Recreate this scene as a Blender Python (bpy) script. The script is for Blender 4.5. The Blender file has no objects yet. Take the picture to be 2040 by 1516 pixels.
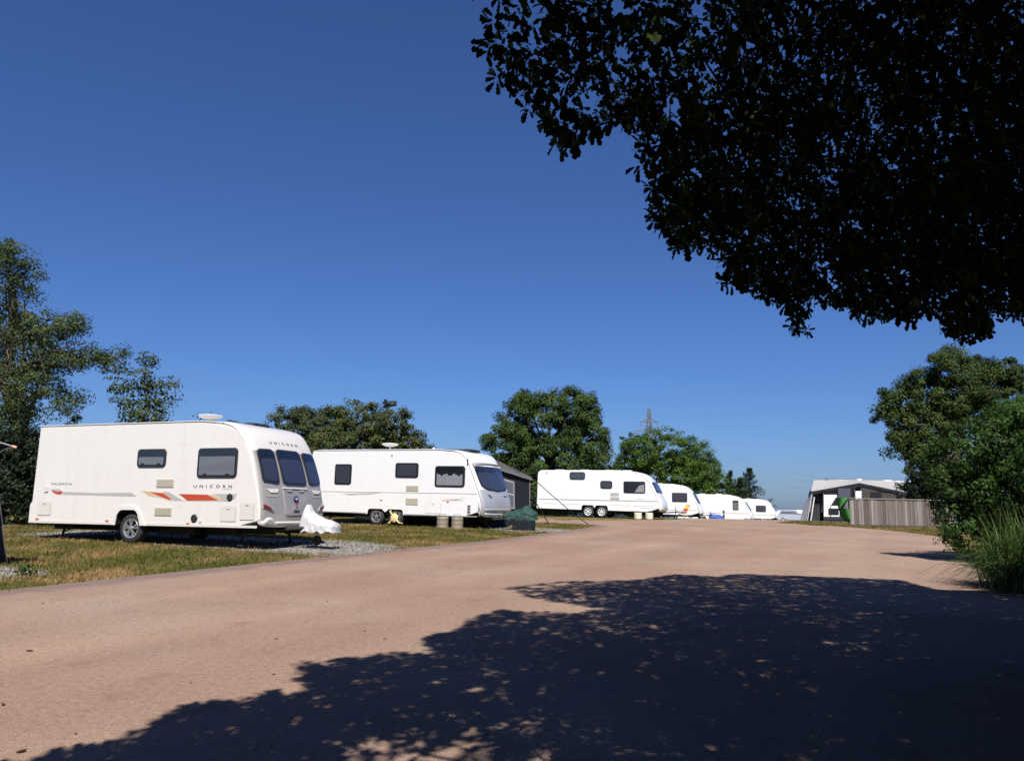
import bpy, bmesh, math, random
import numpy as np
from mathutils import Vector, Matrix
from mathutils.geometry import delaunay_2d_cdt

PI = math.pi
C = bpy.context.scene.collection
rng = np.random.default_rng(7)
random.seed(7)

# ------------------------------------------------------------------ camera
CAMZ = 1.6
FPX, PW, PH = 1560.0, 2040.0, 1516.0
PITCH = math.atan((1003.0 - PH / 2) / FPX)
ROLL = math.radians(1.2)
fw = np.array([0, math.cos(PITCH), math.sin(PITCH)])
up0 = np.array([0, -math.sin(PITCH), math.cos(PITCH)])
rt0 = np.array([1.0, 0, 0])
RT = math.cos(ROLL) * rt0 + math.sin(ROLL) * up0
UP = -math.sin(ROLL) * rt0 + math.cos(ROLL) * up0
cam_d = bpy.data.cameras.new('camera')
cam = bpy.data.objects.new('camera', cam_d)
C.objects.link(cam)
cam_d.sensor_fit = 'HORIZONTAL'
cam_d.sensor_width = 36.0
cam_d.lens = 36.0 * FPX / PW
cam_d.clip_start = 0.05
cam_d.clip_end = 60000
M = Matrix(((RT[0], UP[0], -fw[0], 0), (RT[1], UP[1], -fw[1], 0), (RT[2], UP[2], -fw[2], CAMZ), (0, 0, 0, 1)))
cam.matrix_world = M
bpy.context.scene.camera = cam

# ------------------------------------------------------------------ sky, sun, exposure
SUN_EL = math.radians(50)
SUN_AZ = math.radians(5)           # sun almost straight behind, a touch to the right
SUN_DIR = np.array([math.sin(SUN_AZ) * math.cos(SUN_EL), -math.cos(SUN_AZ) * math.cos(SUN_EL), math.sin(SUN_EL)])
sc = bpy.context.scene
wd = bpy.data.worlds.new('World')
sc.world = wd
wd.use_nodes = True
nt = wd.node_tree
bg = nt.nodes['Background']
sky = nt.nodes.new('ShaderNodeTexSky')
sky.sky_type = 'NISHITA'
sky.sun_disc = False
sky.sun_elevation = SUN_EL
sky.sun_rotation = PI - SUN_AZ
sky.altitude = 50
sky.air_density = 1.0
sky.dust_density = 0.6
sky.ozone_density = 10.0
wb = nt.nodes.new('ShaderNodeMix')          # camera white balance for the clear sky
wb.data_type = 'RGBA'; wb.blend_type = 'MULTIPLY'
wb.inputs['Factor'].default_value = 1
wb.inputs['B'].default_value = (.83, .96, 1.27, 1)
nt.links.new(sky.outputs[0], wb.inputs['A'])
nt.links.new(wb.outputs['Result'], bg.inputs[0])
bg.inputs[1].default_value = 0.052
sun_d = bpy.data.lights.new('sun', 'SUN')
sun_d.energy = 5.0
sun_d.angle = math.radians(0.5)
sun_d.color = (1.0, 0.94, 0.86)
sun = bpy.data.objects.new('sun', sun_d)
C.objects.link(sun)
sun.rotation_euler = Vector(SUN_DIR).to_track_quat('Z', 'Y').to_euler()
vs = sc.view_settings
vs.view_transform = 'Standard'
vs.look = 'None'
vs.gamma = 1
vs.exposure = 0.6
sc.cycles.max_bounces = 6
sc.cycles.transparent_max_bounces = 8
sc.cycles.diffuse_bounces = 3
sc.cycles.sample_clamp_indirect = 4

# ------------------------------------------------------------------ helpers
_KY = np.array([-80, -30, -10, 0, 6, 12, 18, 29, 38, 46, 52, 59, 71, 92, 105, 130, 170, 300, 500, 900, 2000, 6000.0])
_KZ = np.array([-1.5, -.6, -.15, 0, .2, .42, .6, .75, .89, .95, .9, .7, .2, .08, -.35, -1.8, -4.5, -14, -24, -32, -45, -90.0])
_fy = np.concatenate([np.arange(-80, 180, .25), np.arange(180, 6000, 5.0)])
_fz = np.interp(_fy, _KY, _KZ)
_k = np.exp(-np.linspace(-2.2, 2.2, 25) ** 2); _k /= _k.sum()
_fz2 = np.convolve(np.pad(_fz, 12, mode='edge'), _k, 'valid')

def ground_z(x, y):
    return np.interp(y, _fy, _fz2)

def project(P):
    P = np.atleast_2d(P) - np.array([0, 0, CAMZ])
    z = P @ fw
    zz = np.where(np.abs(z) < 1e-6, 1e-6, z)
    return PW / 2 + FPX * (P @ RT) / zz, PH / 2 - FPX * (P @ UP) / zz, z

def ray(px, py):
    return fw + RT * (px - PW / 2) / FPX - UP * (py - PH / 2) / FPX

def on_ground(px, py):
    d = ray(px, py)
    t = 1.0
    for i in range(4000):
        p = d * t
        if p[2] + CAMZ <= ground_z(p[0], p[1]):
            break
        t *= 1.002
    return np.array([d[0] * t, d[1] * t, CAMZ + d[2] * t])

def at_depth(px, py, Y):
    d = ray(px, py)
    t = Y / d[1]
    return np.array([d[0] * t, Y, CAMZ + d[2] * t])

# --- materials
MATS = {}
def mat(name, col, rough=0.5, metal=0.0, spec=0.5, bump=None, vary=0.0, vscale=3.0, coat=0.0):
    if name in MATS:
        return MATS[name]
    m = bpy.data.materials.new(name)
    m.use_nodes = True
    n = m.node_tree
    b = n.nodes['Principled BSDF']
    b.inputs['Base Color'].default_value = (*col, 1)
    b.inputs['Roughness'].default_value = rough
    b.inputs['Metallic'].default_value = metal
    b.inputs['Specular IOR Level'].default_value = spec
    if coat:
        b.inputs['Coat Weight'].default_value = coat
        b.inputs['Coat Roughness'].default_value = 0.08
    if vary or bump:
        tc = n.nodes.new('ShaderNodeTexCoord')
    if vary:
        no = n.nodes.new('ShaderNodeTexNoise')
        no.inputs['Scale'].default_value = vscale
        no.inputs['Detail'].default_value = 6
        n.links.new(tc.outputs['Object'], no.inputs['Vector'])
        r = n.nodes.new('ShaderNodeValToRGB')
        r.color_ramp.elements[0].position = 0.3
        r.color_ramp.elements[1].position = 0.7
        r.color_ramp.elements[0].color = (*[c * (1 - vary) for c in col], 1)
        r.color_ramp.elements[1].color = (*[min(1, c * (1 + vary * .6)) for c in col], 1)
        n.links.new(no.outputs['Fac'], r.inputs[0])
        n.links.new(r.outputs[0], b.inputs['Base Color'])
    if bump:
        nb = n.nodes.new('ShaderNodeTexNoise')
        nb.inputs['Scale'].default_value = bump[0]
        nb.inputs['Detail'].default_value = 5
        n.links.new(tc.outputs['Object'], nb.inputs['Vector'])
        bm_ = n.nodes.new('ShaderNodeBump')
        bm_.inputs['Strength'].default_value = bump[1]
        bm_.inputs['Distance'].default_value = bump[2] if len(bump) > 2 else 0.02
        n.links.new(nb.outputs['Fac'], bm_.inputs['Height'])
        n.links.new(bm_.outputs[0], b.inputs['Normal'])
    MATS[name] = m
    return m

def leaf_mat(name, dark, light, trans=0.25, rough=0.6):
    if name in MATS:
        return MATS[name]
    m = bpy.data.materials.new(name)
    m.use_nodes = True
    n = m.node_tree
    b = n.nodes['Principled BSDF']
    a = n.nodes.new('ShaderNodeAttribute')
    a.attribute_name = 'tint'
    r = n.nodes.new('ShaderNodeValToRGB')
    r.color_ramp.elements[0].color = (*dark, 1)
    r.color_ramp.elements[1].color = (*light, 1)
    n.links.new(a.outputs['Fac'], r.inputs[0])
    n.links.new(r.outputs[0], b.inputs['Base Color'])
    b.inputs['Roughness'].default_value = rough
    b.inputs['Specular IOR Level'].default_value = 0.04 if name == 'oak_leaves' else 0.18
    if trans > 0:
        t = n.nodes.new('ShaderNodeBsdfTranslucent')
        n.links.new(r.outputs[0], t.inputs['Color'])
        mx = n.nodes.new('ShaderNodeMixShader')
        mx.inputs[0].default_value = trans
        n.links.new(b.outputs[0], mx.inputs[1])
        n.links.new(t.outputs[0], mx.inputs[2])
        n.links.new(mx.outputs[0], n.nodes['Material Output'].inputs[0])
    MATS[name] = m
    return m

def glass_mat(name, tint, alpha_clear=0.45):
    """thin tinted acrylic: partly see-through, with a mirror-like surface"""
    if name in MATS:
        return MATS[name]
    m = bpy.data.materials.new(name)
    m.use_nodes = True
    n = m.node_tree
    n.nodes.remove(n.nodes['Principled BSDF'])
    tr = n.nodes.new('ShaderNodeBsdfTransparent')
    tr.inputs[0].default_value = (*tint, 1)
    gl = n.nodes.new('ShaderNodeBsdfGlossy')
    gl.inputs['Roughness'].default_value = 0.06
    gl.inputs['Color'].default_value = (1, 1, 1, 1)
    lw = n.nodes.new('ShaderNodeLayerWeight')
    lw.inputs['Blend'].default_value = .5
    pw = n.nodes.new('ShaderNodeMath'); pw.operation = 'POWER'; pw.inputs[1].default_value = 3.5
    n.links.new(lw.outputs['Facing'], pw.inputs[0])
    fr = n.nodes.new('ShaderNodeMath'); fr.operation = 'MULTIPLY_ADD'; fr.inputs[1].default_value = .8; fr.inputs[2].default_value = .05
    n.links.new(pw.outputs[0], fr.inputs[0])
    mx = n.nodes.new('ShaderNodeMixShader')
    n.links.new(fr.outputs[0], mx.inputs[0])
    n.links.new(tr.outputs[0], mx.inputs[1])
    n.links.new(gl.outputs[0], mx.inputs[2])
    n.links.new(mx.outputs[0], n.nodes['Material Output'].inputs[0])
    MATS[name] = m
    return m

# --- objects
def link(name, me, parent=None, loc=None):
    o = bpy.data.objects.new(name, me)
    C.objects.link(o)
    if parent is not None:
        o.parent = parent
    if loc is not None:
        o.location = loc
    return o

def tag(o, label=None, cat=None, group=None, kind=None):
    if label: o['label'] = label
    if cat: o['category'] = cat
    if group: o['group'] = group
    if kind: o['kind'] = kind
    return o

def thing(name, label, cat, loc=(0, 0, 0), rotz=0.0, group=None, pitch=0.0):
    o = bpy.data.objects.new(name, None)
    o.empty_display_size = 0.2
    C.objects.link(o)
    o.location = loc
    o.rotation_mode = 'XYZ'
    o.rotation_euler = (0, pitch, rotz)
    return tag(o, label, cat, group)

def fast_mesh(name, V, F, m, tint=None, smooth=False):
    V = np.asarray(V, np.float32); F = np.asarray(F, np.int32)
    me = bpy.data.meshes.new(name)
    k = F.shape[1]
    me.vertices.add(len(V)); me.vertices.foreach_set('co', V.ravel())
    me.loops.add(F.size); me.loops.foreach_set('vertex_index', F.ravel())
    me.polygons.add(len(F))
    me.polygons.foreach_set('loop_start', np.arange(len(F), dtype=np.int32) * k)
    if smooth:
        me.polygons.foreach_set('use_smooth', np.ones(len(F), bool))
    me.update(calc_edges=True)
    if tint is not None:
        a = me.attributes.new('tint', 'FLOAT', 'FACE')
        a.data.foreach_set('value', np.asarray(tint, np.float32))
    me.materials.append(m)
    return me

class MB:
    """collects shapes into one bmesh"""
    def __init__(s):
        s.b = bmesh.new(); s.mi = 0
    def face(s, vs):
        try:
            f = s.b.faces.new(vs); f.material_index = s.mi; return f
        except ValueError:
            return None
    def box(s, c, d, rot=None):
        hx, hy, hz = d[0] / 2, d[1] / 2, d[2] / 2
        co = [Vector((sx * hx, sy * hy, sz * hz)) for sz in (-1, 1) for sy in (-1, 1) for sx in (-1, 1)]
        if rot is not None:
            co = [rot @ v for v in co]
        v = [s.b.verts.new(Vector(c) + q) for q in co]
        for q in ((0, 2, 3, 1), (4, 5, 7, 6), (0, 1, 5, 4), (2, 6, 7, 3), (0, 4, 6, 2), (1, 3, 7, 5)):
            s.face([v[i] for i in q])
        return s
    def tube(s, pts, r, n=8, cap=True):
        pts = [Vector(p) for p in pts]
        rs = r if isinstance(r, (list, tuple, np.ndarray)) else [r] * len(pts)
        rings = []
        prev = None
        for i, p in enumerate(pts):
            d = (pts[min(i + 1, len(pts) - 1)] - pts[max(i - 1, 0)])
            if d.length < 1e-9: d = Vector((0, 0, 1))
            d.normalize()
            a = prev if prev is not None else Vector((0, 0, 1)) if abs(d.z) < .9 else Vector((1, 0, 0))
            u = d.cross(a)
            if u.length < 1e-6: u = d.cross(Vector((0, 1, 0)))
            u.normalize(); w = u.cross(d); prev = w
            rings.append([s.b.verts.new(p + (u * math.cos(2 * PI * k / n) + w * math.sin(2 * PI * k / n)) * rs[i]) for k in range(n)])
        for i in range(len(rings) - 1):
            for k in range(n):
                s.face([rings[i][k], rings[i][(k + 1) % n], rings[i + 1][(k + 1) % n], rings[i + 1][k]])
        if cap:
            s.face(rings[0][::-1]); s.face(rings[-1])
        return s
    def lathe(s, prof, c=(0, 0, 0), axis='Z', n=24):
        """prof: list of (radius, height along axis)"""
        c = Vector(c)
        def P(r, h, a):
            x, y = r * math.cos(a), r * math.sin(a)
            return c + (Vector((x, y, h)) if axis == 'Z' else Vector((x, h, y)) if axis == 'Y' else Vector((h, x, y)))
        rings = []
        for r, h in prof:
            if r < 1e-5:
                rings.append([s.b.verts.new(P(0, h, 0))])
            else:
                rings.append([s.b.verts.new(P(r, h, 2 * PI * k / n)) for k in range(n)])
        for a, b in zip(rings, rings[1:]):
            for k in range(n):
                q = [a[k % len(a)], a[(k + 1) % len(a)], b[(k + 1) % len(b)], b[k % len(b)]]
                q = [x for i, x in enumerate(q) if x not in q[:i]]
                if len(q) >= 3: s.face(q)
        return s
    def prism(s, pts, nrm, t, bev=0.0):
        """flat or gently curved outline given in 3-D, thickened along nrm (bevelled top edge)"""
        nrm = Vector(nrm).normalized()
        pts = [Vector(p) for p in pts]
        ctr = sum(pts, Vector()) / len(pts)
        bot = [s.b.verts.new(p) for p in pts]
        m1 = [s.b.verts.new(p + nrm * (t - bev)) for p in pts]
        rings = [bot, m1]
        if bev:
            top = []
            for p in pts:
                d = (ctr - p)
                if d.length > 0: d = d.normalized() * bev
                top.append(s.b.verts.new(p + d + nrm * t))
            rings.append(top)
        n = len(pts)
        for a, b in zip(rings, rings[1:]):
            for k in range(n):
                s.face([a[k], a[(k + 1) % n], b[(k + 1) % n], b[k]])
        s.face(rings[-1]); s.face(bot[::-1])
        return s
    def build(s, name, mats, parent=None, smooth=None, loc=None):
        bmesh.ops.recalc_face_normals(s.b, faces=s.b.faces)
        me = bpy.data.meshes.new(name)
        s.b.to_mesh(me); s.b.free()
        for m in (mats if isinstance(mats, (list, tuple)) else [mats]):
            me.materials.append(m)
        if smooth:
            me.polygons.foreach_set('use_smooth', np.ones(len(me.polygons), bool))
            me.set_sharp_from_angle(angle=math.radians(smooth))
        return link(name, me, parent, loc)

def rrect(x0, x1, z0, z1, r, n=5):
    """rounded rectangle outline, anticlockwise"""
    out = []
    for cx, cz, a0 in ((x1 - r, z0 + r, -PI / 2), (x1 - r, z1 - r, 0), (x0 + r, z1 - r, PI / 2), (x0 + r, z0 + r, PI)):
        for i in range(n + 1):
            a = a0 + PI / 2 * i / n
            out.append((cx + r * math.cos(a), cz + r * math.sin(a)))
    return out

def round_poly(pts, r, n=4):
    """round the corners of a 2-D polygon"""
    out = []
    N = len(pts)
    for i in range(N):
        p0, p1, p2 = (np.array(pts[j % N], float) for j in (i - 1, i, i + 1))
        a, b = p0 - p1, p2 - p1
        la, lb = np.linalg.norm(a), np.linalg.norm(b)
        rr = min(r, la * .45, lb * .45)
        A, B = p1 + a / la * rr, p1 + b / lb * rr
        for k in range(n + 1):
            t = k / n
            out.append(tuple((1 - t) ** 2 * A + 2 * t * (1 - t) * p1 + t * t * B))
    return out

def spline(pts, n=6):
    pts = [np.array(p, float) for p in pts]
    out = []
    for i in range(len(pts) - 1):
        p0 = pts[max(i - 1, 0)]; p1 = pts[i]; p2 = pts[i + 1]; p3 = pts[min(i + 2, len(pts) - 1)]
        for k in range(n):
            t = k / n
            out.append(.5 * (2 * p1 + (p2 - p0) * t + (2 * p0 - 5 * p1 + 4 * p2 - p3) * t * t + (3 * p1 - p0 - 3 * p2 + p3) * t ** 3))
    out.append(pts[-1])
    return out

def text_obj(name, s, m, parent, fit_w, height, place, spacing=1.0, depth=0.003, bold=0.0):
    cu = bpy.data.curves.new(name, 'FONT')
    cu.body = s
    cu.space_character = spacing
    cu.extrude = 0.0
    cu.offset = bold
    cu.resolution_u = 2
    tmp = bpy.data.objects.new(name, cu)
    me = bpy.data.meshes.new_from_object(tmp)
    bpy.data.objects.remove(tmp)
    n = len(me.vertices)
    co = np.zeros(n * 3, np.float32); me.vertices.foreach_get('co', co); co = co.reshape(-1, 3)
    lo, hi = co.min(0), co.max(0)
    u = (co[:, 0] - lo[0]) / (hi[0] - lo[0]) * fit_w
    v = (co[:, 1] - lo[1]) / (hi[1] - lo[1]) * height
    out = np.array([place(a, b) for a, b in zip(u, v)], np.float32)
    me.vertices.foreach_set('co', out.ravel())
    me.materials.clear(); me.materials.append(m)
    me.update()
    return link(name, me, parent)

# ------------------------------------------------------------------ common materials
def body_mat(name, col):
    m = mat(name, col, .28, spec=.5, coat=.3)
    n = m.node_tree; b = n.nodes['Principled BSDF']; L = n.links.new
    tc = n.nodes.new('ShaderNodeTexCoord')
    def tex(ms, scale, lo, hi, dark):
        mp = n.nodes.new('ShaderNodeMapping'); mp.inputs['Scale'].default_value = ms
        t = n.nodes.new('ShaderNodeTexNoise'); t.inputs['Scale'].default_value = scale; t.inputs['Detail'].default_value = 6
        L(tc.outputs['Object'], mp.inputs[0]); L(mp.outputs[0], t.inputs['Vector'])
        r = n.nodes.new('ShaderNodeValToRGB')
        r.color_ramp.elements[0].position = lo; r.color_ramp.elements[0].color = (*dark, 1)
        r.color_ramp.elements[1].position = hi; r.color_ramp.elements[1].color = (1, 1, 1, 1)
        L(t.outputs['Fac'], r.inputs[0])
        return r.outputs[0]
    c = None
    for a in (tex((5, 5, .35), 1.6, .30, .52, (.972, .968, .96)), tex((1, 1, 1), .9, .3, .6, (.98, .978, .975)), tex((2, 2, 7), 1.2, .26, .40, (.955, .945, .925))):
        x = n.nodes.new('ShaderNodeMix'); x.data_type = 'RGBA'; x.blend_type = 'MULTIPLY'; x.inputs['Factor'].default_value = 1
        if c is None: x.inputs['A'].default_value = (*col, 1)
        else: L(c, x.inputs['A'])
        L(a, x.inputs['B']); c = x.outputs['Result']
    L(c, b.inputs['Base Color'])
    return m
M_CREAM = body_mat('cream_bodywork', (.62, .60, .58))
M_WHITE = body_mat('white_bodywork', (.70, .705, .71))
M_SILVER = mat('champagne_metallic_paint', (.38, .365, .345), .38, metal=.35, coat=.4)
M_SILVER2 = mat('silver_metallic_paint', (.50, .51, .525), .34, metal=.4, coat=.4)
M_TRIM = mat('off_white_trim', (.55, .53, .50), .4)
M_LINE = mat('grey_seam', (.30, .30, .29), .6)
M_FRAME = mat('charcoal_window_rubber', (.022, .023, .026), .35)
M_DARK = mat('dark_underbody', (.016, .015, .015), .8)
M_STEEL = mat('galvanised_steel', (.42, .42, .42), .45, metal=.8)
M_TYRE = mat('black_tyre_rubber', (.020, .020, .021), .75, bump=(60, .3, .005))
M_RIM = mat('alloy_wheel_metal', (.72, .72, .73), .28, metal=.85)
M_RIMW = mat('white_wheel_cover', (.70, .71, .72), .35, metal=.2)
M_VENT = mat('beige_vent_plastic', (.52, .48, .40), .6)
M_ORANGE = mat('orange_reflector', (.55, .13, .02), .3)
M_RED = mat('red_orange_vinyl', (.40, .062, .030), .3)
M_REDLAMP = mat('dark_red_lens', (.16, .012, .012), .15)
M_GREYV = mat('grey_vinyl', (.36, .35, .34), .35)
M_LGREYV = mat('pale_grey_vinyl', (.60, .585, .56), .35)
M_GOLD = mat('sand_vinyl', (.50, .36, .22), .35)
M_INK = mat('dark_grey_lettering', (.03, .032, .05), .4)
M_BLUE = mat('blue_badge_enamel', (.02, .03, .12), .2)
M_BLIND = mat('pale_grey_blind', (.26, .265, .28), .8)
M_DBLIND = mat('dark_grey_blind', (.075, .08, .105), .8)
M_LACE = mat('white_lace_curtain', (.50, .50, .51), .9, bump=(40, .6, .02), vary=.25, vscale=18)
M_GLASS = glass_mat('smoked_acrylic', (.84, .85, .87))
M_GLASSD = glass_mat('dark_smoked_acrylic', (.80, .81, .84))
M_BLKPL = mat('black_plastic', (.02, .02, .022), .5)
M_WPL = mat('white_plastic', (.62, .62, .60), .4)

# ------------------------------------------------------------------ ground, road, gravel, sea
def terrain():
    xs = np.concatenate([-np.geomspace(60, 4500, 26)[::-1], np.arange(-55, 66, 1.0), np.geomspace(70, 4500, 26)])
    ys = np.concatenate([-np.geomspace(30, 3000, 18)[::-1], np.arange(-27, 120, .5), np.geomspace(121, 6000, 40)])
    X, Y = np.meshgrid(xs, ys)
    Z = ground_z(X, Y)
    V = np.stack([X, Y, Z], -1).reshape(-1, 3)
    nx = len(xs)
    i, j = np.meshgrid(np.arange(nx - 1), np.arange(len(ys) - 1))
    a = (j * nx + i).ravel()
    F = np.stack([a, a + 1, a + nx + 1, a + nx], 1)
    return V, F

def grass_material(name):
    m = bpy.data.materials.new(name)
    m.use_nodes = True
    n = m.node_tree
    b = n.nodes['Principled BSDF']
    geo = n.nodes.new('ShaderNodeNewGeometry')
    def noise(scale, det=5, mapscale=None):
        t = n.nodes.new('ShaderNodeTexNoise')
        t.inputs['Scale'].default_value = scale
        t.inputs['Detail'].default_value = det
        mp = n.nodes.new('ShaderNodeMapping')
        mp.inputs['Scale'].default_value = mapscale or (1, 1, 0.0)
        n.links.new(geo.outputs['Position'], mp.inputs['Vector'])
        n.links.new(mp.outputs[0], t.inputs['Vector'])
        return t
    big = noise(.7, 6)
    mid = noise(3.5, 6)
    fine = noise(45, 4)
    add = n.nodes.new('ShaderNodeMath'); add.operation = 'MULTIPLY_ADD'
    add.inputs[1].default_value = .6
    n.links.new(big.outputs['Fac'], add.inputs[0])
    mul = n.nodes.new('ShaderNodeMath'); mul.operation = 'MULTIPLY'; mul.inputs[1].default_value = .4
    n.links.new(mid.outputs['Fac'], mul.inputs[0])
    n.links.new(mul.outputs[0], add.inputs[2])
    r = n.nodes.new('ShaderNodeValToRGB')
    e = r.color_ramp.elements
    e[0].position = .41; e[0].color = (.085, .095, .024, 1)
    e[1].position = .585; e[1].color = (.27, .185, .088, 1)
    k = e.new(.49); k.color = (.115, .108, .033, 1)
    k = e.new(.545); k.color = (.19, .145, .06, 1)
    n.links.new(add.outputs[0], r.inputs[0])
    mixc = n.nodes.new('ShaderNodeMix'); mixc.data_type = 'RGBA'; mixc.blend_type = 'MULTIPLY'
    mixc.inputs['Factor'].default_value = .75
    r2 = n.nodes.new('ShaderNodeValToRGB')
    r2.color_ramp.elements[0].position = .3; r2.color_ramp.elements[0].color = (.45, .45, .42, 1)
    r2.color_ramp.elements[1].position = .7; r2.color_ramp.elements[1].color = (1.25, 1.2, 1.1, 1)
    n.links.new(fine.outputs['Fac'], r2.inputs[0])
    n.links.new(r.outputs[0], mixc.inputs['A'])
    n.links.new(r2.outputs[0], mixc.inputs['B'])
    n.links.new(mixc.outputs['Result'], b.inputs['Base Color'])
    b.inputs['Roughness'].default_value = .95
    b.inputs['Specular IOR Level'].default_value = .1
    bp = n.nodes.new('ShaderNodeBump'); bp.inputs['Strength'].default_value = .6; bp.inputs['Distance'].default_value = .03
    n.links.new(fine.outputs['Fac'], bp.inputs['Height'])
    n.links.new(bp.outputs[0], b.inputs['Normal'])
    MATS[name] = m
    return m

M_GRASS = grass_material('parched_grass')
V, F = terrain()
tag(link('ground', fast_mesh('ground', V, F, M_GRASS, smooth=True)), 'sloping ground of short parched grass', 'ground', kind='structure')

sea_m = mat('sea_water', (.05, .09, .12), .25, spec=.5, bump=(.02, .3, 1.0))
tag(link('sea', fast_mesh('sea', [(-40000, 700, -30), (40000, 700, -30), (40000, 40000, -30), (-40000, 40000, -30)], [(0, 1, 2, 3)], sea_m)),
    'hazy blue sea far beyond the caravan site', 'sea', kind='structure')

def conform(name, outline, m, lift, step=.5, edge_attr=None):
    """a sheet laid on the terrain inside a world-space outline"""
    P = np.array(outline)[:, :2]
    n = len(P)
    dens = []
    for i in range(n):
        a, b = P[i], P[(i + 1) % n]
        k = max(1, int(np.linalg.norm(b - a) / step))
        for j in range(k):
            dens.append(a + (b - a) * j / k)
    dens = np.array(dens)
    lo, hi = P.min(0), P.max(0)
    gx, gy = np.meshgrid(np.arange(lo[0] + step * .37, hi[0], step), np.arange(lo[1] + step * .41, hi[1], step))
    G = np.stack([gx.ravel(), gy.ravel()], 1)
    G = G[inside(P, G[:, 0], G[:, 1])]
    allv = [Vector(v) for v in np.concatenate([dens, G])]
    nb = len(dens)
    vo, eo, fo, *_ = delaunay_2d_cdt(allv, [(i, (i + 1) % nb) for i in range(nb)], [list(range(nb))], 2, 1e-4)
    co = np.array([(v.x, v.y) for v in vo])
    tri = [f for f in fo if len(f) == 3]
    z = ground_z(co[:, 0], co[:, 1]) + lift
    me = bpy.data.meshes.new(name)
    me.from_pydata(np.column_stack([co, z]).tolist(), [], [list(t) for t in tri])
    me.polygons.foreach_set('use_smooth', np.ones(len(me.polygons), bool))
    if edge_attr is not None:
        d = np.full(len(co), 9.0)
        for a, b in zip(edge_attr, edge_attr[1:]):
            a = np.array(a[:2]); b = np.array(b[:2]); ab = b - a
            t = np.clip(((co - a) @ ab) / (ab @ ab), 0, 1)
            d = np.minimum(d, np.linalg.norm(co - (a + t[:, None] * ab), axis=1))
        at = me.attributes.new('edge', 'FLOAT', 'POINT')
        at.data.foreach_set('value', d.astype(np.float32))
    me.materials.append(m)
    me.update()
    up = sum(p.normal.z for p in me.polygons)
    if up < 0:
        me.flip_normals()
    return link(name, me)

def inside(poly, x, y):
    poly = np.asarray(poly); r = np.zeros(np.shape(x), bool)
    n = len(poly); j = n - 1
    for i in range(n):
        xi, yi = poly[i][:2]; xj, yj = poly[j][:2]
        c = ((yi > y) != (yj > y)) & (x < (xj - xi) * (y - yi) / ((yj - yi) if yj != yi else 1e-9) + xi)
        r ^= c
        j = i
    return r

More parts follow.
